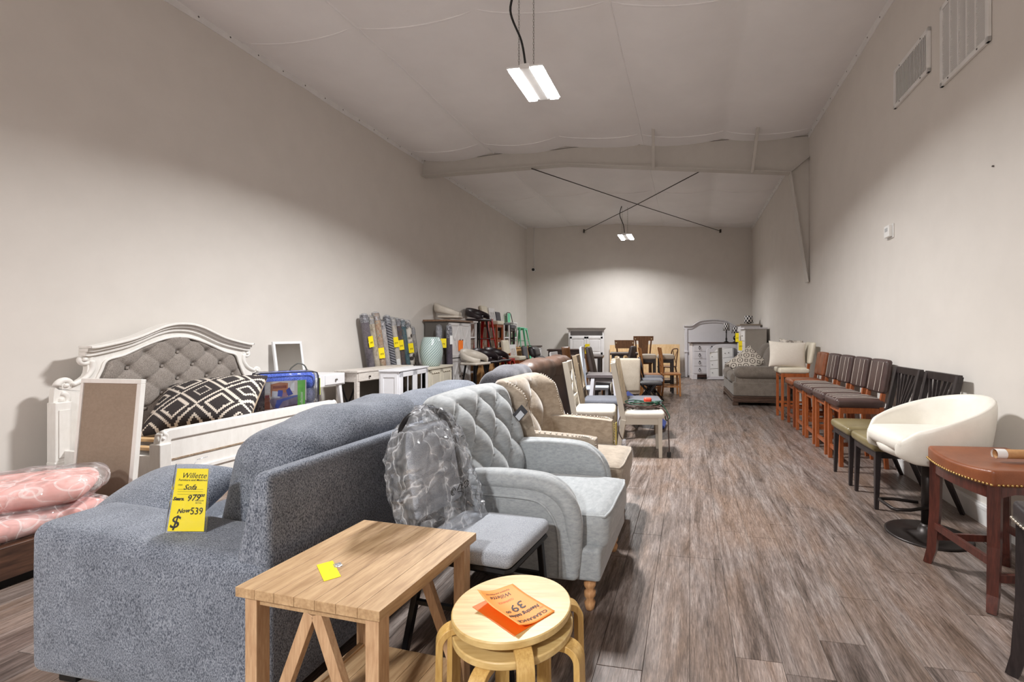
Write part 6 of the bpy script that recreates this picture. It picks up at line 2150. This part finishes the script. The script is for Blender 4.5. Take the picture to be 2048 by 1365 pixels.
# ================================================================ dining chairs and tables in the middle
IVORY = paint('ivory_paint', (202, 195, 182), .45, .03)
IVSEAT = leather('ivory_seat', (200, 193, 180), (214, 208, 197), .45, .1)
TAUW = wood('taupe_wood', (116, 102, 84), (146, 130, 108), .5, 5, 'z')
SLATE = fabric('slate_seat', (82, 84, 92), (112, 114, 122), 260, .95, .3, .1)
def xback(label, x, y, rz, mat, smat, kind, group, sh=.475, top=.99):
    r = thing('dining_chair', label, 'chair', (x, y, 0), rz, group)
    w = .45
    MB().soft(.02, 0, sh - .03, .45, w, .075, .03, (.004, .004, .012), 5, lambda a, b, c: (a, b * (1 - .08 * max(0, -a / .2)), c)).build('seat', smat, r, smooth=True)
    MB().bx(-.17, .21, -w / 2 + .02, -w / 2 + .04, sh - .13, sh - .06).build('apron', mat, r)
    MB().bx(-.17, .21, w / 2 - .04, w / 2 - .02, sh - .13, sh - .06).build('apron', mat, r)
    MB().bx(.19, .21, -w / 2 + .04, w / 2 - .04, sh - .13, sh - .06).build('apron', mat, r)
    def bk(z): return -.185 - .22 * max(0, z - sh) * 1.0
    for s in (-1, 1):
        yy = s * (w / 2 - .03)
        MB().bar((.195, yy, sh - .06), (.20, yy, 0), .046, .046, .034, .034).build('leg', mat, r, bevel=.003)
        m = MB()
        for z0, z1 in ((sh - .08, top),):
            m.bar((bk(sh) , yy, sh - .1), (bk(top), yy, top), .032, .062, .030, .055, up=(1, 0, 0))
        m.build('back_post', mat, r, bevel=.004)
        MB().bar((bk(sh), yy, sh - .08), (-.25, yy, 0), .036, .05, .03, .036, up=(1, 0, 0)).build('leg', mat, r, bevel=.003)
    yi = w / 2 - .045
    MB().bar((bk(top - .06), -yi, top - .06), (bk(top - .06), yi, top - .06), .022, .12).build('top_rail', mat, r, bevel=.003)
    MB().bar((bk(sh + .12), -yi, sh + .12), (bk(sh + .12), yi, sh + .12), .020, .05).build('lower_rail', mat, r, bevel=.003)
    if kind == 'x':
        for s in (-1, 1):
            MB().bar((bk(sh + .14), -s * yi, sh + .14), (bk(top - .12), s * yi, top - .12), .045, .018, up=(1, 0, 0)).build('cross_slat', mat, r, bevel=.002)
    elif kind == 'oval':
        zc = (sh + .12 + top - .12) / 2; hz = (top - .12 - sh - .10) / 2
        MB().tube([(bk(zc + hz * math.sin(a)), .12 * math.cos(a), zc + hz * math.sin(a)) for a in [q * PI / 12 for q in range(24)]], .014, 6, closed=True).build('oval_splat', mat, r, smooth=True)
    elif kind == 'panel':
        MB().bar((bk(sh + .12), 0, sh + .14), (bk(top - .1), 0, top - .10), .34, .012, up=(1, 0, 0)).build('back_panel', mat, r)
    return r
xback('ivory cross-back dining chair behind the beige wing armchair', -.07, 5.20, -.06, IVORY, IVSEAT, 'x', None)
CH = xback('ivory cross-back dining chair with coiled extension cords on its seat', .44, 5.06, -.04, IVORY, IVSEAT, 'x', None)
xback('taupe oval-back dining chair with slate seat behind the ivory one', .0, 5.90, -.06, TAUW, SLATE, 'oval', None, .48, 1.03)
xback('taupe panel-back dining chair with slate seat behind the corded ivory chair', .52, 5.88, -.03, TAUW, SLATE, 'panel', None, .48, 1.00)
# extension cords
def cord_path(cx, cy, z, n, rx, ry, seed, turns):
    rr = random.Random(seed); pts = []
    for k in range(n):
        a = 2 * PI * turns * k / n
        f = 1 + .25 * math.sin(a * .37 + seed) + .12 * rr.random()
        pts.append((cx + rx * f * math.cos(a) + .03 * math.sin(a * .21), cy + ry * f * math.sin(a), z + .012 + .030 * abs(math.sin(a * .61 + seed)) + .012 * rr.random()))
    return pts
BRC = paint('cord_brown', (74, 56, 50), .5)
GRC = paint('cord_green', (22, 64, 46), .5)
r = thing('extension_cord', 'brown extension cord coiled in a heap on the ivory chair seat', 'cord', (.46, 5.05, .482))
p = cord_path(-.01, .0, 0, 220, .150, .115, 3, 14)
p += curve([p[-1], (.18, -.16, .03), (.245, -.18, -.05), (.255, -.19, -.22), (.262, -.20, -.38), (.26, -.20, -.42)], 6)
MB().tube(p, .0065, 5).build('cable', BRC, r, smooth=True)
MB().bx(.24, .28, -.215, -.185, -.476, -.42).build('plug', BLACKPL, r, bevel=.006)
MB().tube(curve([(-.10, -.10, .03), (-.20, -.16, .01), (-.265, -.20, -.1), (-.26, -.20, -.22), (-.22, -.19, -.30)], 6), .0055, 5).build('cable_tail', BRC, r, smooth=True)
MB().soft(-.21, -.19, -.34, .05, .02, .10, .008).build('plug_wrap', film('plug_bag', .3), r, smooth=True)
r = thing('extension_cord', 'green extension cord with red end draped over the ivory chair seat', 'cord', (.46, 5.05, .50))
p = cord_path(.02, .02, .01, 60, .16, .09, 8, 3)
p += curve([p[-1], (.14, .02, .04), (.22, -.02, .02), (.27, -.06, -.06), (.285, -.08, -.10), (.25, -.08, -.13), (.235, -.08, -.08)], 6)
MB().tube(p, .006, 5).build('cable', GRC, r, smooth=True)
MB().soft(.06, .02, .075, .085, .06, .05, .02).build('socket_end', paint('cap_red', (226, 74, 52), .4), r, smooth=True)

# small trestle table with dark top and white splayed legs
r = thing('trestle_table', 'small table with dark top and splayed white frame legs', 'table', (.06, 6.85, 0), -.05)
MB().bx(-.24, .26, -.26, .26, .675, .715).build('top', wood('dark_grey_top', (74, 66, 68), (104, 96, 98), .35, 4, 'x'), r, bevel=.003)
GRL = paint('pale_leg', (204, 204, 212), .45)
for s in (-1, 1):
    for q in (-1, 1):
        MB().bar((q * .15, s * .22, .675), (q * .22, s * .24, 0), .05, .06, up=(0, 1, 0)).build('leg', GRL, r)
    MB().bx(-.2, .2, s * .22 - .012, s * .22 + .012, .615, .675).build('apron', MATS['dark_grey_top'], r)
    MB().bx(-.24, .24, s * .235 - .012, s * .235 + .012, .22, .26).build('stretcher', MATS['dark_grey_top'], r)
# white chair back standing behind it
slat_chair('white high-back chair whose edge rises behind the trestle table', -.06, 7.45, 0, -.05, paint('ice_white', (212, 222, 236), .4), None, .46, 1.08, None, .38, 3)

# folding chairs in a row
PADK = leather('black_vinyl', (30, 28, 30), (50, 47, 50), .45)
PADG = fabric('grey_pad', (128, 130, 140), (158, 160, 168), 200)
def folding(label, x, y, rz, smat):
    r = thing('folding_chair', label, 'chair', (x, y, 0), rz, 'folding chairs in a row')
    MB().soft(.04, 0, .445, .40, .39, .05, .02, (0, 0, .006)).build('seat', smat, r, smooth=True)
    MB().soft(-.20, 0, .74, .03, .38, .19, .012, (.004, 0, 0), 5, lambda a, b, c: (a - .25 * (c - .7), b, c)).build('backrest', smat, r, smooth=True)
    for s in (-1, 1):
        MB().tube([(-.245, s * .20, .83), (-.15, s * .20, .46), (.24, s * .20, 0)], .012, 6).build('front_leg', BLKSTEEL, r)
        MB().tube([(.14, s * .19, .44), (-.22, s * .19, 0)], .011, 6).build('rear_leg', BLKSTEEL, r)
    MB().tube([(.18, -.20, .08), (.18, .20, .08)], .009, 6).build('cross_bar', BLKSTEEL, r)
    MB().tube([(-.19, -.19, .05), (-.19, .19, .05)], .009, 6).build('cross_bar', BLKSTEEL, r)
    MB().box(.06, .0, .474, .13, .10, .002, rz=.2).build('price_card', MATS['tag_orange'], r)
    return r
folding('black padded folding chair at the front of the folding row', .84, 8.15, -.05, PADK)
folding('grey padded folding chair in the middle of the folding row', .93, 8.72, -.05, PADG)
folding('black padded folding chair at the back of the folding row', 1.02, 9.3, -.05, leather('slate_vinyl', (84, 84, 96), (110, 110, 122), .45))
r = thing('folded_hand_cart', 'folded blue hand cart with a yellow strip leaning by the folding chairs', 'cart', (.63, 6.50, .0), -.2)
BLU = paint('cart_blue', (40, 62, 130), .4)
MB().bar((.28, 0, .03), (-.28, .0, .46), .42, .035, up=(0, 0, 1)).build('platform', BLU, r, bevel=.008)
MB().bar((.12, -.215, .16), (-.10, -.215, .32), .006, .03).build('yellow_strip', YEL, r)
MB().tube([(-.28, -.18, .46), (-.10, -.19, .02), (-.10, .19, .02), (-.28, .18, .46)], .010, 6).build('handle', CHAIN, r, smooth=True)

# walnut chairs and counter table
WALN = wood('walnut_mid', (104, 66, 34), (140, 94, 54), .4, 5, 'z')
OAKC = wood('oak_chair', (162, 104, 56), (192, 136, 84), .45, 5, 'z')
def tback(label, x, y, rz, kind, sh=.64, top=1.24):
    r = thing('counter_chair', label, 'chair', (x, y, 0), rz)
    MB().soft(0, 0, sh - .02, .42, .44, .05, .018).build('seat', WALN, r, smooth=True)
    bk = lambda z: -.19 - .14 * (z - sh)
    for s in (-1, 1):
        pts = curve([(-.19, s * .17, sh - .02), (bk(sh + .2), s * .16, sh + .2), (bk(top - .1), s * .185, top - .1)], 5)
        MB().tube(pts, .018, 6).build('back_post', WALN, r, smooth=True)
        MB().bar((-.18, s * .18, sh - .03), (-.24, s * .19, 0), .04, .04).build('leg', WALN, r)
        MB().bar((.18, s * .19, sh - .03), (.19, s * .20, 0), .04, .04).build('leg', WALN, r)
        MB().bar((-.2, s * .185, .25), (.18, s * .195, .25), .02, .03).build('stretcher', WALN, r)
    if kind == 'T':
        MB().prism([(-.235, top), (.235, top), (.235, top - .105), (.12, top - .11), (.095, sh + .1), (-.095, sh + .1), (-.12, top - .11), (-.235, top - .105)], 'yz', bk(top) - .0, bk(top) + .018).build('back_splat', WALN, r)
    else:
        MB().prism([(-.23, top), (.23, top), (.21, top - .19), (-.21, top - .19)], 'yz', bk(top), bk(top) + .018).build('back_panel', WALN, r, bevel=.004)
    for s in (-1, 1):
        o = MB().lathe([(.017, 0), (.014, .008), (.004, .010)], 10).build('peg', paint('peg_pale', (226, 208, 170), .4), r); o.location = (bk(top) - .002, s * .19, top - .065); o.rotation_euler = (0, -PI / 2, 0)
    MB().bar((.185, -.19, .22), (.185, .19, .22), .02, .03).build('foot_rail', WALN, r)
    return r
tback('walnut counter chair with panel back facing the back wall', .56, 10.9, PI / 2, 'P', .64, 1.17)
tback('walnut counter chair with T-shaped back facing the back wall', 1.02, 11.2, PI / 2, 'T', .64, 1.26)
r = thing('counter_table', 'dark counter-height table before the walnut chairs', 'table', (.53, 10.25, 0), -.05)
MB().bx(-.30, .30, -.38, .38, .86, .90).build('top', DTOP, r, bevel=.004)
MB().bx(-.25, .25, -.33, .33, .79, .86).build('apron', ESPR, r)
for sx in (-1, 1):
    for sy in (-1, 1):
        MB().bx(sx * .23 - .035, sx * .23 + .035, sy * .31 - .035, sy * .31 + .035, 0, .86).build('leg', ESPR, r)
def box_stool(label, x, y, h):
    r = thing('cushion_stool', label, 'stool', (x, y, 0), -.05, 'cushioned bar stools')
    MB().soft(0, 0, h - .04, .36, .38, .10, .04, (.004, .004, .014)).build('cushion', fabric('oat_cloth', (176, 164, 148), (204, 194, 180), 200), r, smooth=True)
    for sx in (-1, 1):
        for sy in (-1, 1):
            MB().bx(sx * .14 - .025, sx * .14 + .025, sy * .15 - .025, sy * .15 + .025, 0, h - .08).build('leg', ESPR, r)
        MB().bx(sx * .14 - .012, sx * .14 + .012, -.13, .13, h - .17, h - .08).build('apron', ESPR, r)
        MB().bx(-.12, .12, sx * .15 - .012, sx * .15 + .012, h - .17, h - .08).build('apron', ESPR, r)
        MB().bx(-.12, .12, sx * .15 - .010, sx * .15 + .010, .22, .26).build('stretcher', ESPR, r)
box_stool('oat-cushioned dark bar stool beside the counter table', 1.08, 10.45, .84)
box_stool('oat-cushioned dark bar stool closest to the bentwood chair', 1.47, 10.42, .84)
def oakchair(label, x, y, rz, sh=.46, top=1.02):
    r = thing('oak_chair', label, 'chair', (x, y, 0), rz, 'oak side chairs')
    MB().soft(0, 0, sh, .40, .40, .04, .015).build('seat', OAKC, r, smooth=True)
    for s in (-1, 1):
        MB().tube(curve([(-.20, s * .17, 0), (-.17, s * .17, .3), (-.18, s * .17, sh), (-.20, s * .17, .8), (-.235, s * .17, top)], 4), .021, 4).build('back_post', OAKC, r)
        MB().bar((.17, s * .17, sh), (.18, s * .175, 0), .036, .036).build('leg', OAKC, r)
        MB().bar((-.17, s * .17, .2), (.17, s * .17, .2), .02, .028).build('stretcher', OAKC, r)
    for z in (.68, .82, .96):
        MB().bar((-.205 - .03 * (z - .68), -.17, z), (-.205 - .03 * (z - .68), .17, z), .018, .06).build('ladder_rail', OAKC, r)
    return r
oakchair('oak ladder chair standing side-on behind the folding chairs', 1.06, 9.74, 0)
oakchair('oak ladder chair standing side-on before the cushioned stools', 1.50, 9.92, 0)
def crossback(label, x, y, rz):
    r = thing('bentwood_chair', label, 'chair', (x, y, 0), rz)
    B = wood('bent_walnut', (92, 60, 36), (126, 86, 54), .4, 5, 'z')
    MB().soft(0, 0, .45, .40, .42, .04, .018).build('seat', B, r, smooth=True)
    MB().tube(curve([(-.18, -.18, .44), (-.20, -.20, .70), (-.22, -.205, .86), (-.235, -.15, .915), (-.24, 0, .925), (-.235, .15, .915), (-.22, .205, .86), (-.20, .20, .70), (-.18, .18, .44)], 5), .016, 6).build('back_hoop', B, r, smooth=True)
    for s in (-1, 1):
        MB().tube([(-.19, -s * .18, .50), (-.21, 0, .68), (-.235, s * .16, .88)], .010, 5).build('cross_slat', B, r)
        MB().bar((-.17, s * .17, .44), (-.24, s * .19, 0), .034, .034, .026, .026).build('leg', B, r)
        MB().bar((.16, s * .17, .44), (.19, s * .19, 0), .034, .034, .026, .026).build('leg', B, r)
        MB().bar((-.19, s * .175, .24), (.17, s * .175, .24), .016, .02).build('stretcher', B, r)
crossback('bentwood cross-back chair near the plywood sheets', 1.78, 12.35, 2.6)

# dark padded parsons chairs and walnut bent-back chairs around a low table
PARS = leather('parsons_brown', (52, 42, 40), (76, 64, 60), .5)
def parsons(label, x, y, rz, mat=None, top=1.06):
    r = thing('parsons_chair', label, 'chair', (x, y, 0), rz)
    mat = mat or PARS
    MB().soft(.02, 0, .42, .46, .46, .14, .03, (.004, .004, .01)).build('seat', mat, r, smooth=True)
    MB().soft(-.21, 0, (top + .40) / 2, .08, .45, top - .40, .03, (.006, .004, .006), 5, lambda a, b, c: (a - .22 * (c - .45), b, c)).build('backrest', mat, r, smooth=True)
    for sx in (-.18, .2):
        for sy in (-.19, .19):
            MB().bar((sx, sy, .36), (sx * 1.1, sy, 0), .045, .045, .032, .032).build('leg', ESPR, r)
parsons('dark brown parsons chair leaning up among the dining chairs', .12, 8.78, -.1)
parsons('dark brown parsons chair next to the counter table', .33, 9.33, 2.9)
parsons('cream low-back parsons chair turned away behind the corded ivory chair', .40, 7.50, PI / 2, fabric('cream_linen', (190, 178, 160), (214, 204, 188), 200), .92)
def bentback(label, x, y, rz):
    r = thing('shell_chair', label, 'chair', (x, y, 0), rz, 'walnut shell chairs')
    MB().soft(.02, 0, .46, .42, .44, .035, .015).build('seat', PADK, r, smooth=True)
    rows = []
    for j in range(9):
        z = lerp(.50, 1.03, j / 8)
        rows.append([(-.19 - .16 * (z - .5) + .06 * (s * s), .20 * s * (1 - .15 * abs(j / 8 - .6)), z) for s in [q / 5 - 1 for q in range(11)]])
    b = MB().grid(rows).build('back_shell', WALN, r, smooth=True)
    sm = b.modifiers.new('t', 'SOLIDIFY'); sm.thickness = .014
    for sx in (-1, 1):
        for sy in (-1, 1):
            MB().bar((sx * .15, sy * .16, .45), (sx * .20, sy * .21, 0), .036, .036, .024, .024).build('leg', WALN, r)
bentback('walnut shell-back chair by the white media cabinet', -.53, 9.9, -.35)
bentback('walnut shell-back chair between the dark parsons chairs', -.06, 9.86, -.35)
slat_chair('small white ladder chair beyond the brown leather sofa', -.70, 9.25, 0, -.25, FARM, None, .46, .93, None, .40, 3)
r = thing('dining_table', 'dark dining table behind the shell chairs before the media cabinet', 'table', (-.42, 10.95, 0), -.05)
MB().bx(-.50, .50, -.40, .40, .75, .80).build('top', DTOP, r, bevel=.004)
for sx in (-1, 1):
    for sy in (-1, 1):
        MB().bx(sx * .42 - .04, sx * .42 + .04, sy * .32 - .04, sy * .32 + .04, 0, .75).build('leg', ESPR, r)
# ribbed rattan-backed chair
r = thing('rattan_chair', 'dark chair with two ribbed rattan back paddles behind the trestle table', 'chair', (.20, 8.14, 0), 2.4)
RAT = wood('rattan', (150, 122, 84), (190, 160, 116), .6, 30, 'x', 1)
MB().soft(0, 0, .44, .44, .46, .06, .02).build('seat', PADK, r, smooth=True)
for s in (-1, 1):
    pd = MB().soft(-.22, s * .115, .73, .035, .16, .40, .016, (.01, 0, 0), 5, lambda a, b, c, s=s: (a, s * .115 + (b - s * .115) * math.sqrt(max(.05, 1 - ((c - .73) / .21) ** 2)), c)).build('back_paddle', RAT, r, smooth=True)
    for k in range(9):
        z = .56 + k * .042
        q = .075 * math.sqrt(max(.05, 1 - ((z - .73) / .21) ** 2))
        MB().tube([(-.245, s * .115 - q, z), (-.245, s * .115 + q, z + .01)], .006, 5).build('cane_rib', RAT, pd)
    for x in (-.2, .2):
        MB().bar((x, s * .19, .43), (x * 1.1, s * .2, 0), .036, .036).build('leg', ESPR, r)
    MB().bar((-.20, s * .2, .42), (-.225, s * .21, .90), .03, .03).build('back_post', ESPR, r)
r = thing('price_tag', 'yellow price tag standing by the walnut shell chair', 'price tag', (-.26, 9.62, 1.0), -1.3)
MB().box(0, 0, 0, .003, .10, .20).build('card', YEL, r)
MB().tube([(0, 0, -.10), (-.05, .08, -.2)], .0015, 4).build('string', INK, r)
